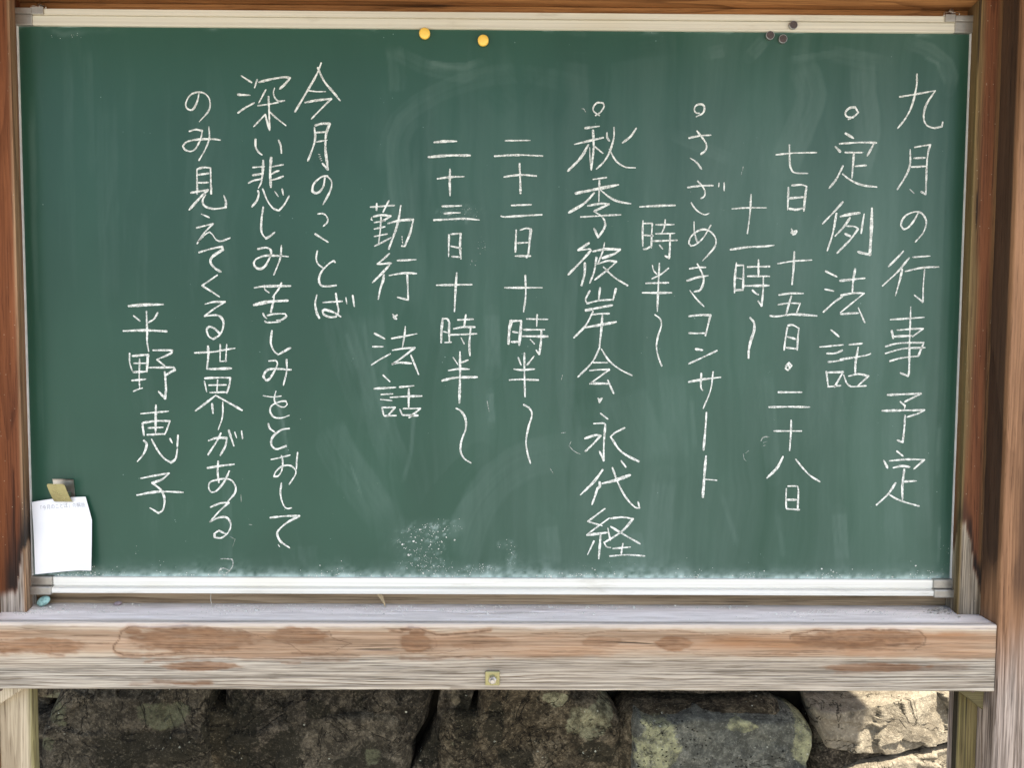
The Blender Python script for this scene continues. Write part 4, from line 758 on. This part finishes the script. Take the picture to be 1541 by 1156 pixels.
    ('勤行・法話', '1|5578,6307 5965,6336;0.9|5678,6365 5675,6256;1|5873,6411 5779,6226;0.8|5598,6143 5588,6112 5608,6096;1|5623,6153 5758,6181 5903,6165 5758,6078;1|5637,6061 5820,6093;1|5637,5958 5809,5996;1|5636,5839 5850,5881;1|5747,6144 5732,5918 5704,5712;1|5642,5685 5777,5753 5912,5826;1.1|5857,6046 6048,6095 6265,6112 6213,5900 6126,5683;1.2|6065,6331 6006,6022 5870,5641;1|6078,5693 6119,5683;0.5|6082,5842 6084,5817;0.5|6082,5801 6088,5776;0.6|6088,5759 6095,5724;1.1|5880,5568 5776,5475 5682,5398 5911,5414;1.1|5880,5383 5734,5227 5604,5102;1.2|5790,5227 5775,5134 5733,5009 5697,4833;1|6005,5456 6306,5474;1.1|5873,5217 6108,5256 6316,5251;1.1|6164,5240 6174,5012 6180,4825 6007,4870;0.9|5930,4594 5971,4542 6003,4584 5940,4552 5992,4521 5950,4527;1|5636,4286 5803,4197;1|5604,4071 5778,4072;1|5890,3957 5718,3862 5582,3773;1|5912,4204 6106,4241 6319,4283;1|6134,4397 6117,4241 6085,4063;1.1|5922,4014 6085,4042 6284,4058 6105,3916 5917,3784;1|5917,3796 6063,3816 6231,3802;0.9|6221,3938 6346,3624;0.9|5770,3611 5880,3506;1.1|5626,3390 5979,3412;0.9|5737,3295 5926,3307;0.9|5726,3215 5915,3197;0.9|5751,3079 5782,2948;1|5751,3085 5967,3086 5841,2948;0.9|5788,2948 5988,2953;1.1|6037,3417 6272,3441;1|5884,3248 6146,3266 6398,3274;1|6188,3392 6184,3087;0.9|6041,3055 6083,2960;1|6097,3066 6377,3071 6188,2918;1|6083,2960 6335,2955'),
    ('今月のことば', '1.2|4808,8564 4731,8378 4565,8095 4387,7801;1.1|4752,8489 4853,8279 4996,8109 5104,7978;0.9|4596,8132 4729,8117 4877,8118;1|4547,7944 4728,7979 4964,8007 4830,7875 4643,7686;1|4693,7550 4702,7368 4639,7164 4580,7025;1.2|4704,7585 4817,7616 4937,7613 4878,7450 4866,7206 4905,6891 4813,6992;0.9|4713,7473 4878,7487;1|4723,7327 4898,7359;0.5|4752,7134 4779,7129;0.5|4762,7094 4789,7100;0.5|4778,7063 4803,7068;0.5|4792,7033 4813,7037;1|4852,6758 4831,6636 4768,6543 4695,6522 4650,6553 4676,6665 4801,6778 4894,6789 4961,6698 4933,6554 4818,6339;1|4738,6191 4827,6196 4889,6131 4888,6059 4819,5993;1|4690,5873 4896,5744;0.9|4723,5605 4703,5481 4738,5389 4821,5327;1.1|5008,5421 4988,5448 4894,5390 4778,5255 4746,5130 4787,5048 4891,5038 5022,5053;1.2|4709,4898 4681,4757 4707,4611 4746,4528;1.1|4806,4778 5118,4801;1.1|5015,4925 5035,4780 5055,4634 5013,4551 4908,4544 4815,4591 4801,4643 4836,4664 4971,4623 5092,4551;0.9|5177,4859 5191,4756;0.9|5286,4895 5312,4715'),
    ('深い悲しみ苦しみをとおして', '0.9|3539,8355 3705,8250;0.9|3484,8061 3678,8052;0.9|3742,7934 3598,7856 3480,7774;0.9|3794,8301 3749,8170;1.1|3822,8257 4013,8303 4218,8338 4315,8325 4228,8224 4145,8153;0.9|3929,8141 3867,8029 3814,7932;0.9|4067,8168 4048,8091 4071,8011 4132,7961 4225,7972;0.9|3797,7888 3968,7913 4122,7941;1.2|3969,8034 3977,7788 3980,7505;0.9|3974,7525 3940,7646 3915,7757 3842,7676 3727,7559;0.9|3987,7792 4089,7698 4241,7581;1.1|3756,7361 3758,7239 3805,7158 3856,7118;1.1|4122,7353 4156,7262 4165,7145;1.1|3875,7031 3863,6833 3840,6690 3792,6592;1.3|3999,7078 3980,6834 3990,6609;0.9|3705,6920 3895,6935;1|3701,6795 3852,6823;1|3634,6672 3707,6710 3851,6741;0.9|4008,6932 4194,6968;0.9|4001,6814 4069,6855 4125,6871;1|3985,6718 4099,6749 4192,6784;1.1|3783,6554 3797,6503 3765,6400 3687,6297;1|3860,6581 3930,6401 4021,6279 4114,6239 4198,6331 4282,6475;0.8|4051,6545 4106,6464;0.8|4169,6583 4189,6489;1.1|3867,6294 3833,6073 3837,5888 3902,5796 3975,5837 4048,5899;1.1|3770,5626 3901,5652 3973,5621 3982,5549 3897,5373 3814,5311 3741,5331 3705,5393 3743,5465 3878,5518 4044,5523 4262,5510;0.9|4150,5688 4127,5478 4020,5209;1.3|3706,5006 3873,5032 4288,5041;0.8|3867,5053 3878,4980 3944,4929;0.9|4143,5089 4090,4981 3995,4857;1.4|3692,4730 3932,4784 4244,4806;1|4027,4888 4005,4774 3968,4618;0.9|3842,4596 3867,4544 3904,4513;1|3909,4565 4055,4593 4200,4592 4221,4557 4137,4494 4054,4487;1|3870,4476 3907,4451 4126,4463;1.1|3983,4320 3962,4121 4017,3986 4079,3934 4173,3987 4278,4044;1|3925,3829 4036,3840 4067,3788 4013,3662 3928,3535 3876,3514 3835,3577 3877,3661 3982,3703 4285,3690;0.9|4214,3855 4212,3663 4157,3436;0.8|3831,3266 3977,3246 4124,3263;0.9|4037,3343 4008,3221 4029,3147 4101,3091 4175,3085 4217,3127 4196,3180 4123,3175 4007,3136 3944,3073 3943,2989 4005,2915 4120,2905 4247,2948;1|3909,2809 3930,2735 4013,2672;1.1|4244,2733 4118,2711 3991,2616 3948,2520 3968,2436 4041,2394 4189,2447;0.9|3945,2224 4092,2256 4255,2299;1|4114,2288 4134,2182 4111,2033 4047,1948 3988,1948 4016,2022 4112,2108 4238,2129 4322,2077 4342,1992 4235,1817;0.9|4377,2342 4361,2204 4354,2066;1.1|4109,1842 4090,1671 4127,1501 4189,1420 4269,1427;1.1|3919,1265 4146,1291 4399,1299 4187,1180 4048,1051 4036,965 4099,858 4231,767;0.5|4045,820 4070,787;0.5|4049,811 4070,784'),
    ('のみ見えてくる世界がある', '0.9|2867,8088 2845,7970 2781,7839 2729,7814 2668,7848 2659,7929 2723,8040 2826,8091 2939,8082 3019,8012 3042,7901 3006,7790 2866,7633;1|2703,7480 2806,7509 2909,7490 2886,7374 2801,7211 2718,7166 2636,7190 2600,7246 2659,7312 2824,7353 3071,7361 3198,7346;0.9|3016,7557 3020,7385 2966,7223 2850,7025;1.1|2816,6880 2814,6488;1.1|2821,6886 2920,6913 3033,6908 3037,6500;0.9|2836,6798 3001,6822;0.9|2834,6672 2999,6677;1.2|2713,6512 2831,6533 2986,6561 2871,6448 2682,6242;1.1|2950,6485 2901,6397 2931,6305 3075,6261 3265,6283 3272,6369 3239,6475;0.9|2877,6178 3004,6122;1|2797,5958 3061,6026 2903,5860 2801,5706;0.9|2818,5736 2944,5861 3007,5892 3058,5841 3109,5769 3191,5749 3332,5801;1.2|2830,5568 3024,5625 3200,5663 3210,5615 3042,5501 3010,5408 3081,5316 3173,5260;1.1|3117,5206 2869,5035 3034,4933 3147,4857;1|2910,4741 3052,4777 3235,4778 3050,4663 2899,4548 3090,4564 3183,4508 3202,4404 3148,4258 3032,4178 2960,4226 2931,4330 2973,4382 3056,4351 3152,4254;1|2731,3955 3040,3973 3207,4005 3381,4033;1.2|2947,4066 2952,3931 2925,3696 3077,3697 3324,3707;0.9|3146,4095 3138,3817 3242,3828;0.9|3250,4095 3229,3817;1|2882,3495 2915,3327;1.1|2891,3543 3075,3555 3301,3556 3282,3430 3239,3304;0.9|2952,3432 3237,3440;0.9|3096,3523 3082,3324;0.9|2967,3313 3239,3320;1.1|3060,3267 2902,3144 2726,3011;1.3|3060,3267 3278,3146 3486,3027;1.1|3002,3130 3014,2976;1|3174,3167 3166,2924 3094,2703;1.1|2930,2526 3060,2573 3228,2574 3205,2446 3119,2287;1|3135,2653 3059,2509 2920,2297;1.1|3262,2700 3342,2443;0.9|3360,2669 3390,2574;0.8|3471,2691 3486,2564;1|2906,2080 3138,2118 3344,2144;1.3|3086,2192 3073,2001 3091,1841;1|3263,2033 3176,1852 3047,1703 2963,1681 2926,1745 2944,1841 3050,1884 3198,1905 3302,1874 3364,1768 3342,1661 3234,1533;1|2948,1436 3108,1500 3245,1512 3084,1361 2934,1190;1.1|2934,1193 3062,1257 3189,1273 3261,1205 3270,1098 3206,990 3110,926 3015,936 3005,1000 3080,1050 3206,986'),
    ('平野恵子', '1.5|1684,4703 1950,4725 2241,4731;1.1|1760,4548 1862,4463;0.9|2149,4602 2091,4502 1996,4439;1.2|1588,4301 1942,4314 2285,4299;1.1|1969,4620 1973,4293 1969,4127 1992,3976;1|1685,3941 1682,3798 1720,3659;1.2|1725,3899 1980,3921 1954,3643;1|1744,3782 1952,3783;1|1741,3638 1939,3649;0.9|1707,3501 1937,3524;1|1734,3327 1798,3355 1882,3381;1|1845,3852 1833,3548 1836,3380;1|2065,3993 2373,3994 2362,3953 2225,3885 2120,3843 2243,3743;1.1|1972,3712 2389,3719 2409,3677 2325,3635 2251,3582;1.1|2242,3645 2258,3383 2240,3210 2135,3330;0.9|1842,2963 2297,3006;1.1|2091,3106 2076,2653;1.2|1866,2810 1887,2609;1|1881,2816 2101,2847 2310,2844 2266,2717 2222,2622;0.8|1959,2732 2204,2742;0.9|1940,2620 2223,2636;1.1|1885,2525 1930,2462 1881,2313 1773,2181;1.1|2011,2547 2113,2357 2215,2230 2319,2167 2394,2231 2428,2401;1.1|2442,2616 2425,2432;0.9|2309,2559 2346,2485;1.1|1825,1906 2063,1954 2289,1993 2167,1890 2008,1830 2143,1720 2203,1571 2179,1400 2104,1332 1962,1417;1|1756,1629 2100,1688 2510,1679'),
]
def parse(s):
    for st in s.split(';'):
        w, p = st.split('|')
        yield float(w), [tuple(int(a) / 10000 for a in q.split(',')) for q in p.split()]
def split_corners(pts):
    out = [[pts[0]]]
    for i in range(1, len(pts) - 1):
        out[-1].append(pts[i])
        a = Vector(pts[i]) - Vector(pts[i - 1]); b = Vector(pts[i + 1]) - Vector(pts[i])
        if a.length > 1e-6 and b.length > 1e-6 and a.angle(b) > R(58): out.append([pts[i]])
    out[-1].append(pts[-1])
    return out
def stroke_geo(G, w, pts, k, wide=0.0031):
    W = wide * w
    parts = split_corners(pts) if len(pts) > 1 else [pts * 2]
    for pi, seg in enumerate(parts):
        P = smooth_path(seg, 0.0022)
        if len(P) < 2: continue
        n = len(P); L = sum(math.dist(P[i], P[i + 1]) for i in range(n - 1)) + 1e-6
        y = -0.00025 - 0.00005 * ((k + pi) % 14)
        a0 = random.uniform(0.72, 1.15); a1 = random.uniform(0.68, 1.1); ph = random.uniform(0, 6)
        V = []; ring = []
        tang = [Vector(P[min(i + 1, n - 1)]) - Vector(P[max(i - 1, 0)]) for i in range(n)]
        tang = [t.normalized() if t.length > 1e-9 else Vector((1, 0)) for t in tang]
        Lf = []; Rt = []
        for i in range(n):
            t = i / (n - 1); f = (a0 + (a1 - a0) * t) * (1 + 0.17 * math.sin(ph + 4 * t * L / 0.03) + random.uniform(-0.14, 0.14))
            if t < 0.08 and pi == 0: f *= 0.82
            if t > 0.88 and pi == len(parts) - 1: f *= 1 - 0.45 * (t - 0.88) / 0.12 * random.uniform(0.2, 1)
            h = W * 0.5 * f; nx_, nz_ = -tang[i].y, tang[i].x
            Lf.append((P[i][0] + nx_ * h * random.uniform(0.9, 1.1), P[i][1] + nz_ * h)); Rt.append((P[i][0] - nx_ * h, P[i][1] - nz_ * h * random.uniform(0.9, 1.1)))
        cap0 = []; cap1 = []
        for s in (0.5,):
            t0, t1 = tang[0], tang[-1]; h0 = math.dist(Lf[0], Rt[0]) / 2; h1 = math.dist(Lf[-1], Rt[-1]) / 2
            for aa in (-50, 0, 50):
                c, si = math.cos(R(aa)), math.sin(R(aa))
                cap0.append((P[0][0] - t0.x * h0 * c * 0.8 - t0.y * h0 * si, P[0][1] - t0.y * h0 * c * 0.8 + t0.x * h0 * si))
                cap1.append((P[-1][0] + t1.x * h1 * c * 0.8 - t1.y * h1 * si, P[-1][1] + t1.y * h1 * c * 0.8 + t1.x * h1 * si))
        V = [(x, y, z) for x, z in Lf] + [(x, y, z) for x, z in Rt]
        F = [(i, i + n, i + n + 1, i + 1) for i in range(n - 1)]
        b = len(V); V += [(x, y, z) for x, z in cap0] + [(x, y, z) for x, z in cap1]
        F.append((n, b, b + 1, b + 2, 0)[::1]); F.append((n - 1, b + 5, b + 4, b + 3, 2 * n - 1))
        G.add(V, F)
names = {}
for text, data in STROKES:
    G = Geo()
    for k, (w, pts) in enumerate(parse(data)): stroke_geo(G, w, pts, k)
    o = G.build("chalk_writing", CHALK, board)
    o["label"] = "column of chalk handwriting reading " + text
for k, (w, pts) in enumerate(parse('0.5|14234,6647 14307,6581;0.3|11936,2591 11977,2627 12062,2628;0.3|11969,2538 12032,2559;0.4|12002,2496 11970,2485;0.5|11543,6984 11536,6923;0.4|11522,6902 11515,6841;0.4|11646,2354 11663,2269 11695,2237;0.4|11931,2568 11972,2632 12057,2636;0.3|11682,2364 11734,2407;0.5|8947,7880 8982,7876 9009,7830;0.35|8827,2543 8796,2469 8881,2384 8987,2332;0.4|8667,2680 8741,2691;0.35|8493,2095 8546,2011;0.3|8680,3630 8659,3546;0.4|7459,3195 7491,3026;0.6|3094,576 3200,582 3284,572 3304,497 3250,389 3154,317 3069,345 3081,399 3145,425 3250,378;0.25|3258,948 3342,905 3298,776;0.35|3447,1643 3449,1526;0.3|3567,1152 3620,1146')):
    G = Geo(); stroke_geo(G, w, pts, k)
    o = G.build("chalk_scribble", CHALK_FAINT, board); o["label"] = "faint half wiped chalk scribble"

# crumbs of chalk stuck to the panel
DUST = [(0.6398,0.0882,0.0409,0.0323,150,1.00),(0.6452,0.0496,0.0485,0.0129,120,0.80),(0.6724,0.1104,0.0323,0.0151,50,0.90),(0.6996,0.1160,0.0108,0.0108,12,0.80),(0.7871,0.0590,0.0086,0.0172,45,0.70),(0.7782,0.0833,0.0151,0.0086,16,0.70),(0.7380,0.0433,0.0302,0.0075,60,0.90),(0.6987,0.6205,0.0388,0.0151,60,0.50),(0.7362,0.5700,0.0065,0.0151,22,0.60),(0.7224,0.5434,0.0054,0.0065,10,0.60),(0.2097,0.0479,0.0151,0.0065,8,0.90),(1.4991,0.0750,0.0086,0.0431,14,0.70),(1.5049,0.2184,0.0065,0.0647,10,0.40),(0.1721,0.0699,0.0065,0.0108,6,0.60),(1.1399,0.4551,0.2694,0.2155,40,0.40),(0.3881,0.4294,0.3233,0.3233,60,0.35),(0.9293,0.0506,0.0647,0.0065,25,0.50),(0.0793,0.8937,0.0280,0.0032,14,0.80)]
G = Geo()
def fleck(x, z, r, y):
    n = 6; a0 = random.uniform(0, 6)
    V = [(x + r * random.uniform(0.6, 1.2) * math.cos(a0 + 2 * math.pi * k / n), y, z + r * random.uniform(0.6, 1.2) * math.sin(a0 + 2 * math.pi * k / n)) for k in range(n)] + [(x, y - r * 0.4, z)]
    G.add(V, [(k, (k + 1) % n, n)[::-1] for k in range(n)])
for x, z, rx, rz, n, s in DUST:
    for _ in range(int(n * 0.7)):
        a = random.uniform(0, 2 * math.pi); q = math.sqrt(random.random())
        X = x + rx * q * math.cos(a); Z = z + rz * q * math.sin(a)
        r = 0.00038 * s * (1 + 0.8 * random.expovariate(1.3))
        if 0.006 < X < 1.508 and 0.030 < Z < 0.908: fleck(X, Z, min(r, 0.0024), -0.0006)
for _ in range(900):
    X = random.uniform(0.02, 1.5); d = random.expovariate(1 / 0.004)
    if float(vn(np.array([X * 22]), np.array([0.3]), 5)[0]) < random.uniform(0.2, 0.75): continue
    fleck(X, 0.0292 + d, 0.00045 + 0.00035 * random.expovariate(1.2), -0.0006)
for X, Z, r in ((0.6255, 0.0885, 0.0021), (0.6175, 0.0655, 0.0023), (0.6075, 0.0830, 0.0017), (0.6930, 0.0905, 0.0018), (0.6290, 0.0950, 0.0015), (0.6365, 0.1080, 0.0013), (0.6540, 0.0830, 0.0013)): fleck(X, Z, r, -0.0006)
tag(G.build("chalk_crumbs", CHALK_DUST, board), kind="stuff")

# ---------------------------------------------------------------- small things on the board and the stand
def facing(x, y, z): return Matrix.Translation((x, y, z)) @ Matrix.Rotation(R(90), 4, 'X')   # local z -> towards the viewer (-y)
def magnet_yellow(x, z, label):
    g = Geo().lathe([(0.0078, 0.0004), (0.0086, 0.0010), (0.0086, 0.0050), (0.0080, 0.0062), (0.0064, 0.0070), (0.0030, 0.0073)], 40, facing(x, -0.0008, z))
    tag(g.build("round_magnet", YELLOW, base=(x, 0, z), smooth=True), label, "magnet", "yellow round magnets on the chalkboard")
magnet_yellow(0.6451, 0.9018, "round yellow magnet touching the top rail, left one of the yellow pair")
magnet_yellow(0.7375, 0.8917, "round yellow magnet lower down on the green panel, right one of the yellow pair")
for x, y, z, lab in ((1.2262, -0.0052, 0.9176, "small dark round magnet stuck on the metal top rail"),
                     (1.1916, -0.0004, 0.9034, "small grey brown round magnet just under the rail, left of two on the panel"),
                     (1.2120, -0.0004, 0.8978, "small grey brown round magnet, lowest of the dark three")):
    e = empty("disc_magnet", (x, y, z), lab, "magnet", "small dark magnets on the chalkboard")
    Geo().lathe([(0.0064, 0.0), (0.0067, 0.0004), (0.0067, 0.0046), (0.0064, 0.0050), (0.0058, 0.0050)], 36, facing(x, y, z)).build("body", MAGEDGE, e)
    Geo().lathe([(0.0059, 0.00505), (0.0056, 0.0054), (0.0030, 0.0055)], 36, facing(x, y, z)).build("face", DARKTOP, e)

# paper slip
nu, nv = 26, 34
def paper_pt(u, v):
    L = Vector((0.0080, 0.1518)).lerp(Vector((0.0140, 0.0347)), v) + Vector((0.0006 * math.sin(v * 3.1), 0))
    if v < 0.32: Rr = Vector((0.0945, 0.1608)).lerp(Vector((0.1050, 0.1235)), (v / 0.32) ** 0.9)
    else: Rr = Vector((0.1050, 0.1235)).lerp(Vector((0.1056, 0.0416)), (v - 0.32) / 0.68)
    p = L.lerp(Rr, u); p.y += 0.0022 * math.sin(u * math.pi) * (1 - v)
    y = -0.0065 - 0.0045 * (1 - u) * v - 0.0065 * max(0, u - 0.72) / 0.28 * v - 0.0018 * math.sin(u * 5 + v * 2) * v + 0.0030 * max(0, u - 0.6) * (1 - v)
    return Vector((p.x, y, p.y))
paper = empty("paper_slip", (0.055, -0.007, 0.095), "white paper slip with a grey printed line, clipped at the lower left of the chalkboard", "paper")
V = [paper_pt(i / nu, j / nv)[:] for i in range(nu + 1) for j in range(nv + 1)]
V += [(x, y + 0.0003, z) for x, y, z in V]
F = []; o_ = (nu + 1) * (nv + 1)
for i in range(nu):
    for j in range(nv):
        a = i * (nv + 1) + j; q = (a, a + 1, a + nv + 2, a + nv + 1)
        F.append(q); F.append(tuple(k + o_ for k in q[::-1]))
mesh_obj("sheet", V, F, PAPER, paper, smooth=True)
cu = bpy.data.curves.new("printed_text", 'FONT')
cu.body = "「今月のことば」の解説"; cu.size = 0.0082; cu.space_character = 1.02; cu.align_x = 'LEFT'
to = bpy.data.objects.new("printed_text", cu); scene.collection.objects.link(to)
dg = bpy.context.evaluated_depsgraph_get()
tm = bpy.data.meshes.new_from_object(to.evaluated_get(dg))
bpy.data.objects.remove(to)
if len(tm.vertices):
    co = np.array([v.co[:] for v in tm.vertices]); wdt = co[:, 0].max() - co[:, 0].min()
    fs = [tuple(p.vertices) for p in tm.polygons]
    co[:, 0] = (co[:, 0] - co[:, 0].min()) / wdt
    P = []
    for x, yy, _ in co:
        u = 0.155 + 0.795 * x; v = 0.125 - yy / 0.118
        p = paper_pt(u, v); P.append((p.x, p.y - 0.00025, p.z))
    mesh_obj("printed_text", P, fs, INK, paper)
bpy.data.meshes.remove(tm)

# spring clip
clip = empty("spring_clip", (0.06, -0.012, 0.17), "small brass coloured spring clip gripping the white paper slip", "clip")
def sheet(name, rows, th, mat, parent):
    """rows of (x0, x1, y, z) from top to bottom, given a thickness"""
    V = []; F = []
    for x0, x1, y, z in rows:
        for k in range(9): V.append((x0 + (x1 - x0) * k / 8, y, z + (0.0 if len(rows[0]) == 4 else 0)))
    n = len(V); V += [(x, y + th, z) for x, y, z in V]
    for r in range(len(rows) - 1):
        for k in range(8):
            a = r * 9 + k; F.append((a, a + 9, a + 10, a + 1)); F.append((n + a, n + a + 1, n + a + 10, n + a + 9))
    for r in range(len(rows) - 1):
        a = r * 9; F.append((a, n + a, n + a + 9, a + 9)); a += 8; F.append((a, a + 9, n + a + 9, n + a))
    for k in range(8): F.append((k, k + 1, n + k + 1, n + k)); a = (len(rows) - 1) * 9 + k; F.append((a, n + a, n + a + 1, a + 1))
    return mesh_obj(name, V, F, mat, parent)
tilt = 0.045
rows = []
for t in np.linspace(0, 1, 14):
    e = min(1, t / 0.10); rr = 0.0022 * (1 - math.sqrt(max(0, 1 - (1 - e) ** 2)))
    x0 = 0.0425 + 0.0052 * t; x1 = 0.0712 + 0.0052 * t
    y = -0.0235 + 0.0105 * t - 0.0009 * math.sin(t * math.pi)
    rows.append((x0 + rr, x1 - rr, y, 0.1850 - 0.0300 * t))
rows.append((0.0478, 0.0765, -0.0105, 0.1537)); rows.append((0.0479, 0.0766, -0.0085, 0.1528))
sheet("front_wing", rows, 0.0007, BRASS, clip)
rows = [(0.0400, 0.0738, -0.0032, 0.1892), (0.0404, 0.0742, -0.0024, 0.1870), (0.0418, 0.0752, -0.0022, 0.1700), (0.0428, 0.0762, -0.0028, 0.1570)]
sheet("back_wing", rows, 0.0008, STEEL, clip)
Geo().tube([(0.0455, -0.0120, 0.1660), (0.0600, -0.0120, 0.1664), (0.0735, -0.0120, 0.1668)], 0.0042, 16).build("spring", STEEL, clip)

# hooks at the top
def hook(x, z, wire, label):
    e = empty("screw_hook", (x, 0.008, z), label, "hook", "screw hooks over the top rail")
    m = facing(x, 0.0115, z)
    Geo().lathe([(0.0016, -0.006), (0.0016, 0.004), (0.0038, 0.0060), (0.0045, 0.0066), (0.0038, 0.0078), (0.0014, 0.0084)], 24, m).build("screw", STEEL, e, smooth=True)
    Geo().box(x - 0.0020, x + 0.0020, 0.0028, 0.0034, z - 0.0004, z + 0.0004).box(x - 0.0004, x + 0.0004, 0.0029, 0.0034, z - 0.0020, z + 0.0020).build("cross_slot", DARKTOP, e)
    P = smooth_path([(a, 0.0015 - 0.0085 * min(1, abs(t)), b) for a, b, t in wire], 0.001)
    Geo().tube(P, 0.0012, 8).build("wire", STEEL, e, smooth=True)
hook(0.0362, 0.9440, [(0.0290, 0.9350, 1.0), (0.0288, 0.9385, .8), (0.0310, 0.9400, .5), (0.0350, 0.9402, 0), (0.0390, 0.9425, 0), (0.0415, 0.9440, .2), (0.0440, 0.9412, .4), (0.0490, 0.9400, .6), (0.0512, 0.9380, .9), (0.0525, 0.9345, 1.1)], "small steel screw hook and bent wire at the left end of the top rail")
hook(1.4832, 0.9466, [(1.4650, 0.9345, 1.1), (1.4658, 0.9390, .9), (1.4690, 0.9412, .6), (1.4750, 0.9420, .3), (1.4800, 0.9432, 0), (1.4840, 0.9428, 0), (1.4875, 0.9418, .4), (1.4890, 0.9395, .8), (1.4895, 0.9365, 1.0)], "small steel screw hook and bent wire at the right end of the top rail")

# on the ledge
def ellipsoid(name, c, r, rot, mat, label, cat, n=28, seed=0):
    bm = bmesh.new(); bmesh.ops.create_uvsphere(bm, u_segments=n, v_segments=n // 2, radius=1.0)
    m = Matrix.Translation(c) @ rot @ Matrix.Diagonal((*r, 1))
    g = Geo().bm(bm, m)
    return tag(g.build(name, mat, base=c, smooth=True), label, cat)
ellipsoid("teal_stone", (0.0222, -0.0060, LEDGE + 0.0090), (0.0118, 0.0040, 0.0080), Matrix.Rotation(R(-22), 4, 'Y') @ Matrix.Rotation(R(-25), 4, 'X'), TEAL, "flat oval teal stone leaning in the left corner of the ledge", "stone")
ellipsoid("pebble", (0.1400, 0.0005, LEDGE + 0.0030), (0.0068, 0.0045, 0.0033), Matrix.Rotation(R(-6), 4, 'Y'), PEBBLE, "tiny mauve grey pebble on the ledge below the bottom rail", "pebble")
# dry leaf tip and straw hanging from under the rail
P = [(0.5660, 0.0040, 0.0035), (0.5735, -0.0010, -0.0065), (0.5785, -0.0040, -0.0150), (0.5800, -0.0060, -0.0203)]
C_ = smooth_path(P, 0.0015); g = Geo(); n = len(C_)
for k, p in enumerate(C_):
    t = k / (n - 1); h = 0.0056 * (1 - t) ** 0.8 + 0.0002
    for s in (-1, 0, 1): g.v.append((p[0] + s * h * 0.8, p[1] - (0.0012 if s == 0 else 0), p[2] + s * h * 0.25))
for k in range(n - 1):
    for s in (0, 1): g.f.append((k * 3 + s, k * 3 + s + 1, k * 3 + s + 4, k * 3 + s + 3))
tag(g.build("dry_leaf", LEAF, base=(0.573, 0, LEDGE), smooth=True), "dry pointed tan leaf poking out between the bottom rail and the ledge", "leaf")
g = Geo().tube(smooth_path([(0.2930, 0.004, 0.0050), (0.2925, 0.001, -0.0030), (0.2935, -0.002, -0.0110), (0.2960, -0.005, -0.0165), (0.2990, -0.008, -0.0198)], 0.001), 0.0006, 6)
tag(g.build("straw", STRAW, base=(0.295, 0, LEDGE), smooth=True), "thin pale curved straw hanging below the bottom rail", "straw")
# crumbs on the ledge
G = Geo()
def crumb(x, y, r):
    bm = bmesh.new(); bmesh.ops.create_icosphere(bm, subdivisions=1, radius=r)
    for v in bm.verts: v.co *= random.uniform(0.7, 1.25)
    G.bm(bm, Matrix.Translation((x, y, LEDGE + r * 0.45)) @ Matrix.Diagonal((1.2, 1, 0.7, 1)))
for _ in range(2600):
    x = random.uniform(0.02, 1.50); y = 0.006 - abs(random.gauss(0.022, 0.016))
    if y < -0.070: continue
    if float(vn(np.array([x * 9]), np.array([y * 60]), 6)[0]) < random.uniform(0.25, 0.7): continue
    crumb(x, y, random.uniform(0.0004, 0.0009) * (1 + (random.random() < 0.08)))
for _ in range(120):
    crumb(random.uniform(-0.01, 0.03), random.uniform(-0.045, -0.02), random.uniform(0.0003, 0.0008))
o = G.build("chalk_crumbs", CHALK, base=(0.76, 0, LEDGE)); tag(o, "white chalk crumbs scattered along the ledge", "chalk crumbs", kind="stuff")
G = Geo()
GRIT = plain("pale_grit", (0.42, 0.38, 0.32), 0.9, 0.5, 300.0, 0.2)
for _ in range(260):
    a = abs(random.gauss(0, 0.5)); x = 1.503 - 0.040 * a * random.random(); y = 0.004 - 0.030 * abs(random.gauss(0, 0.5)) * random.random() - 0.02 * (1.503 - x) / 0.04
    if x > 1.5045 and y < -0.005: continue
    crumb(x, y, random.uniform(0.0007, 0.0024))
o = G.build("grit_heap", GRIT, base=(1.49, 0, LEDGE)); tag(o, "small heap of pale grit in the right corner of the ledge", "grit", kind="stuff")
